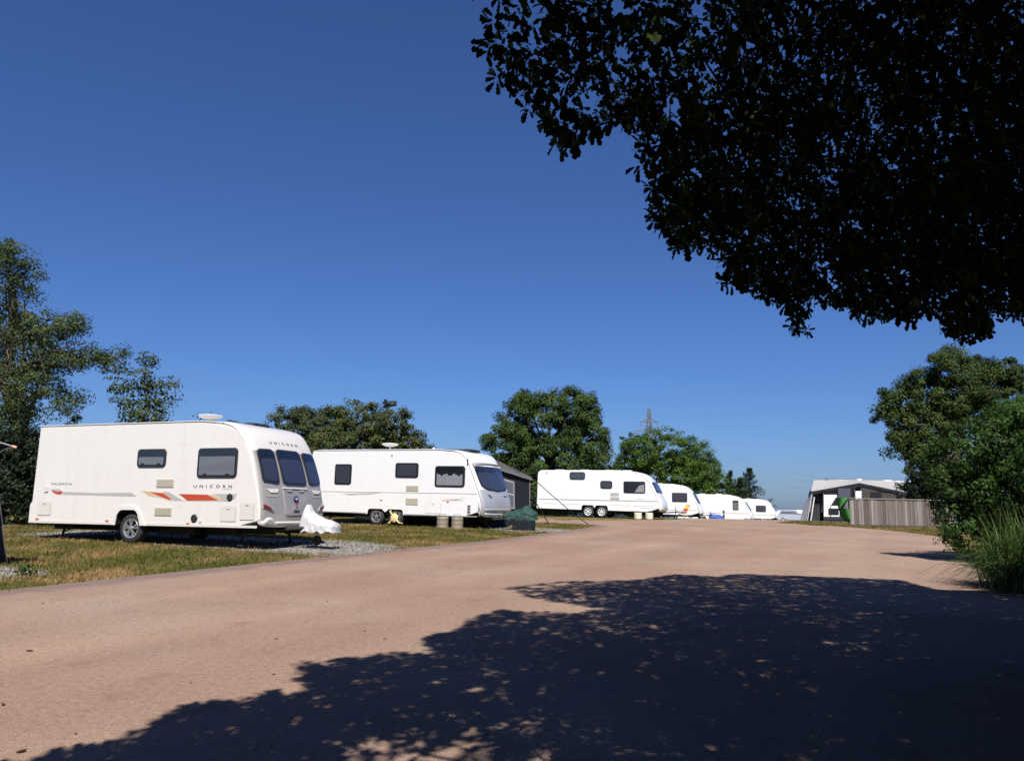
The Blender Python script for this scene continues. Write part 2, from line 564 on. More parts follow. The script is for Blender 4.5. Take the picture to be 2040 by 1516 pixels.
def road_material():
    m = bpy.data.materials.new('dusty_pink_tarmac')
    m.use_nodes = True
    n = m.node_tree
    L = n.links.new
    b = n.nodes['Principled BSDF']
    geo = n.nodes.new('ShaderNodeNewGeometry')
    def noise(scale, det=4, rough=.55, ms=(1, 1, 0), rot=0):
        t = n.nodes.new('ShaderNodeTexNoise')
        t.inputs['Scale'].default_value = scale; t.inputs['Detail'].default_value = det; t.inputs['Roughness'].default_value = rough
        mp0 = n.nodes.new('ShaderNodeMapping'); mp0.inputs['Rotation'].default_value = (0, 0, rot)
        mp = n.nodes.new('ShaderNodeMapping'); mp.inputs['Scale'].default_value = ms
        L(geo.outputs['Position'], mp0.inputs['Vector']); L(mp0.outputs[0], mp.inputs['Vector']); L(mp.outputs[0], t.inputs['Vector'])
        return t
    def ramp(src, stops):
        r = n.nodes.new('ShaderNodeValToRGB')
        e = r.color_ramp.elements
        e[0].position, e[0].color = stops[0][0], (*stops[0][1], 1)
        e[1].position, e[1].color = stops[-1][0], (*stops[-1][1], 1)
        for p, c in stops[1:-1]:
            k = e.new(p); k.color = (*c, 1)
        L(src, r.inputs[0])
        return r
    def mix(a, bb, f, mode='MIX'):
        x = n.nodes.new('ShaderNodeMix'); x.data_type = 'RGBA'; x.blend_type = mode
        if isinstance(f, float): x.inputs['Factor'].default_value = f
        else: L(f, x.inputs['Factor'])
        L(a, x.inputs['A'])
        if isinstance(bb, tuple): x.inputs['B'].default_value = (*bb, 1)
        else: L(bb, x.inputs['B'])
        return x.outputs['Result']
    patch = ramp(noise(.28, 5).outputs['Fac'], [(.36, (.252, .168, .132)), (.5, (.268, .188, .147)), (.64, (.286, .216, .173))])
    streak = ramp(noise(1.0, 4, ms=(1.1, .07, 0), rot=math.radians(28)).outputs['Fac'], [(.35, (.93, .93, .94)), (.65, (1.05, 1.04, 1.02))])
    c = mix(patch.outputs[0], streak.outputs[0], .9, 'MULTIPLY')
    # worn patches where grey chippings show
    wear = ramp(noise(.9, 6, .65).outputs['Fac'], [(.56, (0, 0, 0)), (.72, (1, 1, 1))])
    chips = ramp(noise(38, 2, .6).outputs['Fac'], [(.42, (.14, .12, .112)), (.52, (.24, .20, .178)), (.64, (.36, .34, .32))])
    wm = n.nodes.new('ShaderNodeMath'); wm.operation = 'MULTIPLY'; wm.inputs[1].default_value = .55
    L(wear.outputs[0], wm.inputs[0])
    c = mix(c, chips.outputs[0], wm.outputs[0])
    grain = ramp(noise(75, 3, .75).outputs['Fac'], [(.34, (.55, .54, .55)), (.5, (.98, .98, .98)), (.67, (1.4, 1.38, 1.35))])
    c = mix(c, grain.outputs[0], .85, 'MULTIPLY')
    grain2 = ramp(noise(17, 6, .75).outputs['Fac'], [(.33, (.74, .73, .74)), (.67, (1.2, 1.2, 1.18))])
    c = mix(c, grain2.outputs[0], .8, 'MULTIPLY')
    # sparse dark bits
    vo = n.nodes.new('ShaderNodeTexVoronoi'); vo.inputs['Scale'].default_value = 5.0
    L(geo.outputs['Position'], vo.inputs['Vector'])
    dots = ramp(vo.outputs['Distance'], [(.03, (.35, .3, .28)), (.06, (1, 1, 1))])
    c = mix(c, dots.outputs[0], .8, 'MULTIPLY')
    # clean grey margin along the verge
    at = n.nodes.new('ShaderNodeAttribute'); at.attribute_name = 'edge'
    nz = n.nodes.new('ShaderNodeMath'); nz.operation = 'MULTIPLY_ADD'; nz.inputs[1].default_value = .8
    L(noise(2.2, 5).outputs['Fac'], nz.inputs[0]); L(at.outputs['Fac'], nz.inputs[2])
    em = ramp(nz.outputs[0], [(.80, (1, 1, 1)), (1.0, (0, 0, 0))])
    ef = n.nodes.new('ShaderNodeMath'); ef.operation = 'MULTIPLY'; ef.inputs[1].default_value = .7
    L(em.outputs[0], ef.inputs[0])
    c = mix(c, (.165, .122, .112), ef.outputs[0])
    wb_ = n.nodes.new('ShaderNodeMath'); wb_.operation = 'MULTIPLY_ADD'; wb_.inputs[1].default_value = 1.6
    L(noise(.5, 3).outputs['Fac'], wb_.inputs[0]); L(at.outputs['Fac'], wb_.inputs[2])
    sc_ = n.nodes.new('ShaderNodeMath'); sc_.operation = 'MULTIPLY'; sc_.inputs[1].default_value = .1
    L(wb_.outputs[0], sc_.inputs[0])
    bands = ramp(sc_.outputs[0], [(.08, (.95, .95, .97)), (.16, (.97, .96, .97)), (.235, (1.09, 1.08, 1.05)), (.31, (.98, .965, .96)), (.39, (.97, .965, .965)), (.47, (1.10, 1.09, 1.07)), (.56, (.97, .97, .97)), (.75, (1.05, 1.05, 1.05)), (1.0, (1.04, 1.05, 1.06))])
    c = mix(c, bands.outputs[0], 1.0, 'MULTIPLY')
    stain = ramp(noise(1.7, 7, .7).outputs['Fac'], [(.33, (.84, .83, .84)), (.45, (1, 1, 1)), (.62, (1, 1, 1)), (.74, (1.10, 1.10, 1.11))])
    c = mix(c, stain.outputs[0], .9, 'MULTIPLY')
    L(c, b.inputs['Base Color'])
    b.inputs['Roughness'].default_value = .92
    b.inputs['Specular IOR Level'].default_value = 0.0
    bp = n.nodes.new('ShaderNodeBump'); bp.inputs['Strength'].default_value = .5; bp.inputs['Distance'].default_value = .006
    L(grain.outputs[0], bp.inputs['Height']); L(bp.outputs[0], b.inputs['Normal'])
    return m

M_ROAD = road_material()
G = on_ground
edge_left = [(-13.0, 1.0), (-9.6, 5.8)] + [tuple(G(*p)[:2]) for p in
             [(0, 1178), (170, 1160), (330, 1143), (500, 1125), (650, 1110), (800, 1094), (900, 1085), (1000, 1074), (1100, 1061), (1160, 1053), (1188, 1047.5)]]
side_road = [tuple(G(*p)[:2]) for p in [(1150, 1045.5), (1105, 1043), (1060, 1041.5), (1000, 1040.5)]] + [(-3.2, 39.6), (-3.2, 42.2), (.5, 41.2)] + \
            [tuple(G(*p)[:2]) for p in [(1120, 1036.5), (1200, 1037), (1330, 1036.5)]]
far_edge = [(11.2, 47.5), (16.0, 54.0), (22.0, 64.0), (30, 80), (36, 80), (27, 64), (21.5, 55)]
edge_right = [tuple(G(*p)[:2]) for p in [(1545, 1041.5), (1600, 1046), (1700, 1051), (1800, 1060), (1868, 1069)]] + \
             [tuple(G(*p)[:2]) for p in [(1900, 1092), (1925, 1115), (1975, 1152)]] + [(8.4, 9.5), (9.3, 6.0), (10.0, 1.0), (11, -8), (-13, -8)]
road = conform('road', edge_left + side_road + far_edge + edge_right, M_ROAD, .012, .6, edge_attr=edge_left)
tag(road, 'dusty pink tarmac road curving uphill between the plots', 'road', kind='structure')

def gravel_material():
    m = bpy.data.materials.new('pale_gravel')
    m.use_nodes = True
    n = m.node_tree; L = n.links.new
    b = n.nodes['Principled BSDF']
    geo = n.nodes.new('ShaderNodeNewGeometry')
    v = n.nodes.new('ShaderNodeTexVoronoi'); v.inputs['Scale'].default_value = 30
    L(geo.outputs['Position'], v.inputs['Vector'])
    r = n.nodes.new('ShaderNodeValToRGB')
    e = r.color_ramp.elements
    e[0].position = 0; e[0].color = (.12, .11, .10, 1); e[1].position = 1; e[1].color = (.36, .34, .315, 1)
    k = e.new(.5); k.color = (.25, .232, .213, 1)
    L(v.outputs['Color'], r.inputs[0])
    L(r.outputs[0], b.inputs['Base Color'])
    b.inputs['Roughness'].default_value = .9
    bp = n.nodes.new('ShaderNodeBump'); bp.inputs['Strength'].default_value = 1; bp.inputs['Distance'].default_value = .025; bp.invert = True
    L(v.outputs['Distance'], bp.inputs['Height']); L(bp.outputs[0], b.inputs['Normal'])
    return m
M_GRAVEL = gravel_material()
def frame_pt(p, x, y):
    c, s = math.cos(p[3]), math.sin(p[3])
    return (p[0] + c * x - s * y, p[1] + s * x + c * y)
P1 = (-7.772, 18.197, .6, -.341, -.009); P2 = (-3.868, 28.845, .752, -.436, .005); P3 = (5.056, 44.591, .947, -.342, .005)
P4 = (11.741, 58.979, .674, -.313, .004); P5 = (18.531, 70.851, .191, -.324, -.002); P6 = (27.84, 92.091, .11, -.333, -.001)
def jitter_loop(pts, amp, n=5):
    out = []
    for i in range(len(pts)):
        a = np.array(pts[i]); b = np.array(pts[(i + 1) % len(pts)])
        for k in range(n):
            q = a + (b - a) * k / n
            out.append(tuple(q + rng.normal(0, amp, 2)))
    return out
pads = []
for nm, pts in (('c1', [frame_pt(P1, x, y) for x, y in ((-4.2, -.55), (1.8, -.95), (3.6, -1.12), (4.9, -1.18), (5.5, -.6), (5.2, 1.5), (3.5, 2.4), (-4.6, 2.1))]),
                ('c2', [frame_pt(P2, x, y) for x, y in ((-3.5, -.4), (3.0, -.3), (4.8, -1.2), (5.9, -1.0), (6.6, .3), (5.6, 1.8), (-3.5, 2.0))]),
                ('c0', [tuple(G(*p)[:2]) for p in ((-60, 1158), (30, 1152), (85, 1147), (100, 1138), (40, 1131), (-80, 1128))])):
    g = conform('gravel', jitter_loop(pts, .09), M_GRAVEL, .008, .4)
    pads.append(g)
    tag(g, {'c1': 'pale gravel hardstanding under the cream caravan', 'c2': 'pale gravel hardstanding under the second white caravan',
            'c0': 'small gravel patch at the foot of the navy awning'}[nm], 'gravel', kind='structure')
    # loose stones on the pad
    Pp = np.array(pts); lo, hi = Pp.min(0), Pp.max(0)
    k = 5200 if nm != 'c0' else 700
    xy = lo - .15 + rng.random((k, 2)) * (hi - lo + .3)
    keep = inside(Pp + (Pp - Pp.mean(0)) * .06, xy[:, 0], xy[:, 1])
    xy = xy[keep]; k = len(xy)
    r = rng.uniform(.008, .022, k)
    ctr = np.column_stack([xy, ground_z(xy[:, 0], xy[:, 1]) + .012 + r * .3])
    base = np.array([(1, 0, 0), (-1, 0, 0), (0, 1, 0), (0, -1, 0), (0, 0, .8), (0, 0, -.8)], float)
    VV = ctr[:, None, :] + r[:, None, None] * (base[None] + rng.normal(0, .22, (k, 6, 3)))
    tri = np.array([(0, 2, 4), (2, 1, 4), (1, 3, 4), (3, 0, 4), (2, 0, 5), (1, 2, 5), (3, 1, 5), (0, 3, 5)])
    FF = (np.arange(k)[:, None, None] * 6 + tri[None]).reshape(-1, 3)
    st = link('gravel_stones', fast_mesh('gravel_stones', VV.reshape(-1, 3), FF, M_GRAVEL))
    tag(st, {'c1': 'loose pale stones on the gravel by the cream caravan', 'c2': 'loose pale stones on the gravel under the second caravan', 'c0': 'loose pale stones round the weed at the far left'}[nm], 'gravel', kind='stuff')

# ------------------------------------------------------------------ caravans
class Van:
    """profile of a caravan in its own x (towards the nose) / z plane"""
    def __init__(s, root, rear_bottom, arches, front, roof_start, rear_top, rear_pts, w=1.14, r=(.02, .10, .05, .05), bow=.05):
        s.root = root; s.w = w
        pts = []; tags = []
        def add(l, t):
            for p in l:
                pts.append(np.array(p, float)); tags.append(t)
        zb = rear_bottom[1]
        add([rear_bottom], 0)
        for a in arches: add(a, 4)
        fr = spline(front, 5)
        s.front_curve = fr
        add([(front[0][0] - .6, front[0][1])], 0)
        add(fr, 1)
        add([roof_start], 2)
        add(spline(rear_top, 4), 2)
        add(rear_pts, 3)
        s.pts = pts; s.tags = tags; s.rad = r; s.bow = bow
        s.fz = np.array([p[1] for p in fr]); s.fx = np.array([p[0] for p in fr])
        o = np.argsort(s.fz); s.fz = s.fz[o]; s.fx = s.fx[o]
    def inset(s, r, bow, y):
        d = s.w - abs(y)
        q = min(d, r) if r > 0 else 0
        e = (r - math.sqrt(max(0, r * r - (r - q) ** 2))) if r > 0 else 0
        return e + bow * (abs(y) / s.w) ** 3
    def body(s, mats, front_split, name='body', top_split=99):
        """mats: side, front low, front high, underside"""
        n = len(s.pts)
        nrm = []
        for i in range(n):
            d = s.pts[(i + 1) % n] - s.pts[i - 1]
            L = np.linalg.norm(d) or 1
            nrm.append(np.array([d[1], -d[0]]) / L)
        w = s.w
        st = [-w, -w + .006, -w + .018, -w + .035, -w + .06, -w + .1, -w + .2, -w + .4, -w * .3]
        st = st + [0] + [-v for v in st[::-1]]
        mb = MB(); rings = []
        R = {0: s.rad[0], 1: s.rad[1], 2: s.rad[2], 3: s.rad[3], 4: 0.0}
        for y in st:
            ring = []
            for p, t, q in zip(s.pts, s.tags, nrm):
                e = s.inset(R[t], s.bow if t == 1 else 0, y)
                if t == 1 and p[1] > 2.3: e = s.inset(R[t], s.bow * max(0, (2.6 - p[1]) / .3), y)
                ring.append(mb.b.verts.new((p[0] - q[0] * e, y, p[1] - q[1] * e)))
            rings.append(ring)
        for j in range(len(st) - 1):
            for i in range(n):
                k = (i + 1) % n
                t = (s.tags[i], s.tags[k])
                z = (s.pts[i][1] + s.pts[k][1]) / 2
                mi = 0
                if t[0] == 1 and t[1] == 1: mi = 1 if z < front_split else (2 if z < top_split else 0)
                elif t[0] in (0, 4) and t[1] in (0, 4) : mi = 3
                elif t == (0, 1): mi = 3
                if j in (0, 1) or j >= len(st) - 3:
                    if mi != 3: mi = 0
                mb.mi = mi
                mb.face([rings[j][i], rings[j][k], rings[j + 1][k], rings[j + 1][i]])
        mb.mi = 0
        mb.face(rings[0][::-1]); mb.face(rings[-1])
        o = mb.build(name, mats, s.root, smooth=38)
        o.data.polygons[-1].use_smooth = False; o.data.polygons[-2].use_smooth = False   # flat side panels
        return o
    def fp(s, y, z, off=0.0):
        """point on the front skin"""
        x = np.interp(z, s.fz, s.fx)
        d = (np.interp(z + .03, s.fz, s.fx) - np.interp(z - .03, s.fz, s.fx)) / .06
        q = np.array([1.0, -d]) / math.hypot(1, d)
        e = s.inset(s.rad[1], s.bow, y) - off
        return Vector((x - q[0] * e, y, z - q[1] * e))
    def fn(s, z):
        d = (np.interp(z + .15, s.fz, s.fx) - np.interp(z - .15, s.fz, s.fx)) / .3
        return Vector((1, 0, -d)).normalized()
    def side(s, x, z, off=0.0):
        return Vector((x, -s.w - off, z))

NY = (0, -1, 0)
def side_panel(van, name, outline, m, t=.006, off=.0015, parent=None, bev=0.0, sgn=1):
    mb = MB()
    mb.prism([Vector((x, -(van.w + off) * sgn, z)) for x, z in outline], (0, -sgn, 0), t, bev)
    return mb.build(name, m, parent or van.root)

def side_window(van, x0, x1, z0, z1, r=.07, kind='blind', barrel=0.0, catches=0):
    out = rrect(x0, x1, z0, z1, r)
    if barrel:
        cz, h = (z0 + z1) / 2, (z1 - z0) / 2
        cx = (x0 + x1) / 2
        out = [(x + (1 if x > cx else -1) * barrel * (1 - ((z - cz) / h) ** 2), z) for x, z in out]
    f = side_panel(van, 'window', out, M_FRAME, .024, .0015, bev=.008)
    b = .055
    # what hangs behind the pane
    if kind == 'blind':
        side_panel(van, 'blind', rrect(x0 + b, x1 - b, z0 + b, z1 - b - .12, .02), M_BLIND, .002, .0262, f)
        side_panel(van, 'blind_rail', rrect(x0 + b, x1 - b, z1 - b - .12, z1 - b - .10, .008), M_FRAME, .002, .0262, f)
    elif kind == 'dark':
        side_panel(van, 'blind', rrect(x0 + b, x1 - b, z0 + b, z1 - b, .02), M_DBLIND, .002, .0262, f)
    elif kind == 'curtain':
        top = [(x, z1 - .30 + .035 * math.sin(x * 19) + .02 * math.sin(x * 47)) for x in np.linspace(x1 - b * 1.2, x0 + b * 1.2, 40)]
        side_panel(van, 'curtain', [(x0 + b * 1.2, z0 + b), (x1 - b * 1.2, z0 + b)] + top, M_LACE, .003, .0262, f)
    elif kind == 'half':
        side_panel(van, 'curtain', [(x1 - .58, z0 + b), (x1 - b, z0 + b), (x1 - b, z1 - b - .1), (x1 - .34, z1 - .22)], M_LACE, .003, .0262, f)
    side_panel(van, 'pane', rrect(x0 + .03, x1 - .03, z0 + .03, z1 - .03, max(.02, r - .03)), M_GLASS, .004, .031, f)
    if catches:
        for fx in (.22, .78):
            x = x0 + (x1 - x0) * fx
            side_panel(van, 'catch', rrect(x - .045, x + .045, z0 + .045, z0 + .085, .012), M_BLKPL, .006, .0355, f)
    return f

def front_patch(van, poly, off, t, m, name, parent, rows=12, cols=6, lift=.006):
    """a panel that follows the curve of the nose, cut to an outline in (y, z)"""
    P = np.array(poly)
    z0, z1 = P[:, 1].min(), P[:, 1].max()
    zs = z0 + (z1 - z0) * (np.arange(rows) + .02) / (rows - .96)
    zs = np.clip(zs, z0 + 1e-4, z1 - 1e-4)
    # denser rows at the rounded ends
    u = np.linspace(0, 1, rows); zs = z0 + 1e-4 + (z1 - z0 - 2e-4) * (.5 - .5 * np.cos(PI * u)) * .5 + (z1 - z0) * .5 * u * (1 - 2e-4 / (z1 - z0))
    mb = MB(); top = []; bot = []
    n = len(P)
    for z in zs:
        xs = []
        for i in range(n):
            a, b = P[i], P[(i + 1) % n]
            if (a[1] - z) * (b[1] - z) < 0: xs.append(a[0] + (b[0] - a[0]) * (z - a[1]) / (b[1] - a[1]))
        if len(xs) < 2: continue
        l, r = min(xs), max(xs)
        ys = np.linspace(l, r, cols)
        top.append([mb.b.verts.new(van.fp(y, z, off + t)) for y in ys])
        bot.append([mb.b.verts.new(van.fp(y, z, off)) for y in ys])
    R = len(top)
    for i in range(R - 1):
        for j in range(cols - 1):
            mb.face([top[i][j], top[i][j + 1], top[i + 1][j + 1], top[i + 1][j]])
            mb.face([bot[i][j], bot[i + 1][j], bot[i + 1][j + 1], bot[i][j + 1]])
        for j in (0, cols - 1): mb.face([top[i][j], top[i + 1][j], bot[i + 1][j], bot[i][j]])
    for i in (0, R - 1):
        for j in range(cols - 1): mb.face([top[i][j], top[i][j + 1], bot[i][j + 1], bot[i][j]])
    return mb.build(name, m, parent, smooth=40)

def front_window(van, poly, r=.06, pane_m=None, shade=None, pane_inset=.05, off=.004):
    P = np.array(poly, float)
    ctr = (P.max(0) + P.min(0)) / 2; half = (P.max(0) - P.min(0)) / 2
    def shrunk(d, top=0.0):
        q = ctr + (P - ctr) * (1 - d / half)
        if top: q[:, 1] = np.minimum(q[:, 1], P[:, 1].max() - top)
        return round_poly([tuple(p) for p in q], max(.02, r - d * .5), 5)
    f = front_patch(van, shrunk(0), off, .02, M_FRAME, 'front_window', van.root)
    if shade is not None:
        front_patch(van, shrunk(pane_inset, .20), off + .020, .003, shade, 'blind', f)
    front_patch(van, shrunk(pane_inset * .55), off + .027, .004, pane_m or M_GLASSD, 'pane', f)
    return f

def wheel(van_root, x, y, z, r=.31, wdt=.19, style='alloy', far=False):
    sg = 1 if far else -1
    mb = MB()
    prof = [(r * .62, -wdt / 2), (r * .86, -wdt / 2 - .004), (r * .96, -wdt / 2 * .86), (r, -wdt / 2 * .62), (r, wdt / 2 * .62), (r * .96, wdt / 2 * .86), (r * .86, wdt / 2), (r * .62, wdt / 2)]
    mb.lathe(prof, (x, y, z), 'Y', 32)
    t = mb.build('wheel', M_TYRE, van_root, smooth=40)
    yo = y + sg * (wdt / 2 - .012)
    mb = MB()
    R = r * .66
    mb.lathe([(R, sg * .012), (R * .985, sg * .016), (R * .86, sg * .004), (R * .83, -sg * .05), (R * .3, -sg * .07), (0, -sg * .07)], (x, yo, z), 'Y', 32)
    mb.mi = 1
    mb.lathe([(R * .84, -sg * .048), (R * .3, -sg * .066), (.001, -sg * .066)], (x, yo, z), 'Y', 24)
    mb.mi = 0
    ns = 5 if style == 'alloy' else 7
    for k in range(ns):
        a = 2 * PI * k / ns + PI / 2
        for da in ((-.13, .13) if style == 'alloy' else (0,)):
            ca, sa = math.cos(a + da), math.sin(a + da)
            c2, s2 = math.cos(a + da * 1.6), math.sin(a + da * 1.6)
            wv = .028 if style == 'alloy' else .05
            p0 = Vector((x + ca * R * .18, yo, z + sa * R * .18)); p1 = Vector((x + c2 * R * .9, yo, z + s2 * R * .9))
            tv = Vector((-sa, 0, ca)) * wv * .5
            mb.prism([p0 - tv * .8, p1 - tv * 1.1, p1 + tv * 1.1, p0 + tv * .8], (0, sg, 0), .012, .003)
    mb.lathe([(R * .26, -sg * .04), (R * .25, sg * .016), (R * .2, sg * .022), (0, sg * .022)], (x, yo, z), 'Y', 20)
    mb.build('rim', [M_RIM if style == 'alloy' else M_RIMW, M_DARK], t, smooth=35)
    return t

def vent(van, x0, x1, z0, z1, m=None):
    v = side_panel(van, 'fridge_vent', rrect(x0, x1, z0, z1, .012), m or M_VENT, .010, .0015)
    mb = MB()
    k = 7
    for i in range(k):
        z = z0 + .022 + (z1 - z0 - .044) * i / (k - 1)
        mb.prism([(x0 + .02, -van.w - .012, z - .006), (x1 - .02, -van.w - .012, z - .006), (x1 - .02, -van.w - .012, z + .004), (x0 + .02, -van.w - .012, z + .004)], NY, .008)
    mb.build('louvre', m or M_VENT, v)
    return v

def hatch(van, x0, x1, z0, z1, name='locker_hatch', m=None, round_=.02):
    h = side_panel(van, name, rrect(x0, x1, z0, z1, round_), M_LINE, .003, .0015)
    side_panel(van, 'hatch_door', rrect(x0 + .008, x1 - .008, z0 + .008, z1 - .008, round_), m or M_TRIM, .006, .0055, h, bev=.002)
    mb = MB()
    mb.prism([(x, -van.w - .012, z) for x, z in rrect((x0 + x1) / 2 - .04, (x0 + x1) / 2 + .04, z1 - .05, z1 - .03, .006)], NY, .008)
    mb.build('catch', M_GREYV, h)
    return h

def marker(van, x, z):
    return side_panel(van, 'marker_light', rrect(x - .045, x + .045, z - .016, z + .016, .008), M_ORANGE, .014, .0015, bev=.004)

def dish(van, x, y, z0, s=1.0):
    mb = MB()
    mb.lathe([(.028 * s, z0), (.022 * s, z0 + .16 * s)], (x, y, 0), 'Z', 12)
    mb.lathe([(.09 * s, z0 - .005), (.09 * s, z0 + .02), (.03 * s, z0 + .03)], (x, y, 0), 'Z', 16)
    st = mb.build('satellite_mount', M_WPL, van.root, smooth=40)
    mb = MB()
    h = z0 + .16 * s
    mb.lathe([(0, h - .01), (.10 * s, h), (.24 * s, h + .045 * s), (.275 * s, h + .085 * s), (.26 * s, h + .098 * s), (.12 * s, h + .115 * s), (0, h + .12 * s)], (x, y, 0), 'Z', 28)
    mb.build('dish', M_WPL, st, smooth=40)

def roof_light(van, x, y, z, l=.5, wd_=.5, h=.07, m=None):
    mb = MB()
    mb.prism([(a + x, b + y, z - .01) for a, b in rrect(-l / 2, l / 2, -wd_ / 2, wd_ / 2, .06)], (0, 0, 1), h, .03)
    return mb.build('roof_light', m or M_WPL, van.root)

def chassis(van, xr, xf, zf, hitch_x, gz, axle_xs=(0,), jockey=True):
    r = van.root
    mb = MB()
    for s in (-1, 1):
        mb.box(((xr + xf) / 2, s * .52, zf - .085), (xf - xr - .25, .045, .14))
        mb.tube([(xf - .35, s * .52, zf - .08), (hitch_x - .15, s * .05, zf + .01)], .035, 6)
    for ax in axle_xs:
        mb.tube([(ax, -.95, .3), (ax, .95, .3)], .05, 10)
    mb.box(((xr + xf) / 2 - .3, 0, zf - .05), (1.2, .5, .08))
    mb.box((xr + 1.0, 0, zf - .07), (.08, 1.7, .1))
    mb.box((xf - .9, 0, zf - .07), (.08, 1.7, .1))
    ch = mb.build('chassis', M_DARK, r)
    mb = MB()
    mb.box((hitch_x, 0, zf + .02), (.30, .08, .08)); mb.tube([(hitch_x + .08, 0, zf + .05), (hitch_x + .26, 0, zf + .05)], [.05, .055], 10)
    mb.tube([(hitch_x + .02, 0, zf + .05), (hitch_x - .2, 0, zf + .19)], .018, 8)
    mb.build('tow_hitch', M_STEEL, r)
    if jockey:
        mb = MB()
        jx = hitch_x - .28
        mb.tube([(jx, .12, zf + .25), (jx, .12, gz + .16)], .026, 10)
        mb.tube([(jx, .12, zf + .25), (jx + .08, .12, zf + .27)], .01, 6)
        j = mb.build('jockey_wheel', M_STEEL, r)
        mb = MB()
        mb.lathe([(.03, -.035), (.09, -.035), (.105, -.02), (.105, .02), (.09, .035), (.03, .035)], (jx, .12, gz + .105), 'Y', 18)
        mb.build('tyre', M_TYRE, j, smooth=40)
    for x in (xr + .75, xf - .72):
        for s in (-1, 1):
            mb = MB()
            d = -1 if x < 0 else 1
            top = Vector((x, s * .78, zf - .02)); bot = Vector((x + d * .03, s * .84, gz + .02))
            mb.tube([top, bot], [.030, .026], 6)
            mb.tube([(x - d * .33, s * .7, zf - .03), (x + d * .01, s * .82, gz + .17)], .016, 6)
            mb.box((bot.x, bot.y, gz + .012), (.14, .12, .024))
            mb.build('corner_steady', M_DARK, r)

# ---- the big cream caravan
P1C = P1
v1_root = thing('caravan', 'large cream single-axle caravan with silver nose and red side stripes, nearest the road', 'caravan', P1[:3], P1[3], 'touring caravans parked in a row', P1[4])
van1 = Van(v1_root, (-2.90, .385),
           [[(-.385, .385), (-.36, .57), (-.30, .66), (-.22, .695), (.06, .70), (.15, .68), (.22, .60), (.27, .46), (.295, .385)]],
           [(3.36, .38), (3.42, .44), (3.435, .58), (3.42, .84), (3.36, 1.14), (3.26, 1.5), (3.11, 1.9), (2.93, 2.24), (2.70, 2.46), (2.36, 2.56)],
           (1.7, 2.59), [(-2.55, 2.575), (-2.80, 2.57), (-2.865, 2.53)], [(-2.875, 2.45), (-2.885, 1.6), (-2.895, .86), (-2.955, .78), (-2.955, .47), (-2.945, .43)],
           r=(.02, .11, .035, .035), bow=.06)
body1 = van1.body([M_CREAM, M_SILVER, M_CREAM, M_DARK], 1.98)
# silver nose runs behind the windows; seam strips where nose meets sides
for sgn in (-1, 1):
    mb = MB()
    q = [Vector((p[0] - .155, sgn * (van1.w + .002), p[1] - (.02 if p[1] > 2.2 else 0))) for p in van1.front_curve if p[1] > .5]
    mb.tube(q, .009, 6)
    mb.build('seam_trim', M_CREAM, v1_root, smooth=40)
for x in (-1.62, 1.30):
    side_panel(van1, 'panel_seam', [(x - .004, .46), (x + .004, .46), (x + .004, 2.52), (x - .004, 2.52)], M_TRIM, .0012, .0008)
# window band
side_window(van1, .08, .86, 1.61, 2.0, .08, 'blind', catches=1)
side_window(van1, 1.70, 2.71, 1.385, 2.0, .08, 'blind', catches=1)
for poly in ([(-1.02, 2.0), (-1.045, 1.30), (-.54, 1.27), (-.50, 2.0)], [(-.43, 2.01), (-.42, 1.26), (.42, 1.26), (.43, 2.01)], [(.50, 2.0), (.54, 1.27), (1.045, 1.30), (1.02, 2.0)]):
    front_window(van1, poly, .09, M_GLASSD, M_DBLIND)
vent(van1, .65, 1.12, 1.18, 1.36); vent(van1, .66, 1.12, .585, .765)
hatch(van1, -2.67, -2.29, .54, .84); hatch(van1, 2.37, 2.75, .49, .79); hatch(van1, 2.85, 3.19, .53, .87)
side_panel(van1, 'mains_socket', rrect(-2.535, -2.415, 1.06, 1.21, .03), M_TRIM, .02, .0015, bev=.006)
side_panel(van1, 'water_inlet', [(1.71 + .085 * math.cos(a), .545 + .085 * math.sin(a)) for a in np.linspace(0, 2 * PI, 20, endpoint=False)], M_BLKPL, .02, .0015, bev=.012)
side_panel(van1, 'drain_cover', rrect(1.83, 1.91, .46, .52, .02), M_TRIM, .012, .0015)
for x, z in ((-2.67, .465), (-.62, .455), (1.56, .435)): marker(van1, x, z)
# skirt rail and wheel-arch flare
for x0, x1 in ((-2.92, -.50), (.42, 3.28)):
    side_panel(van1, 'skirt_rail', [(x0, .375), (x1, .375), (x1, .425), (x0, .43)], M_TRIM, .010, .0015, bev=.004)
arch_o = spline([(-.49, .37), (-.44, .60), (-.34, .745), (-.22, .79), (.06, .79), (.20, .74), (.32, .60), (.40, .43), (.47, .37)], 4)
arch_i = spline([(-.385, .37), (-.36, .57), (-.30, .66), (-.22, .695), (.06, .70), (.15, .68), (.22, .60), (.27, .46), (.295, .37)], 4)
side_panel(van1, 'wheel_arch_trim', [tuple(p) for p in arch_o] + [tuple(p) for p in arch_i[::-1]], M_CREAM, .016, .0015, bev=.004)
wheel(v1_root, 0, -1.0, .305, .315); wheel(v1_root, 0, 1.0, .305, .315, far=True)
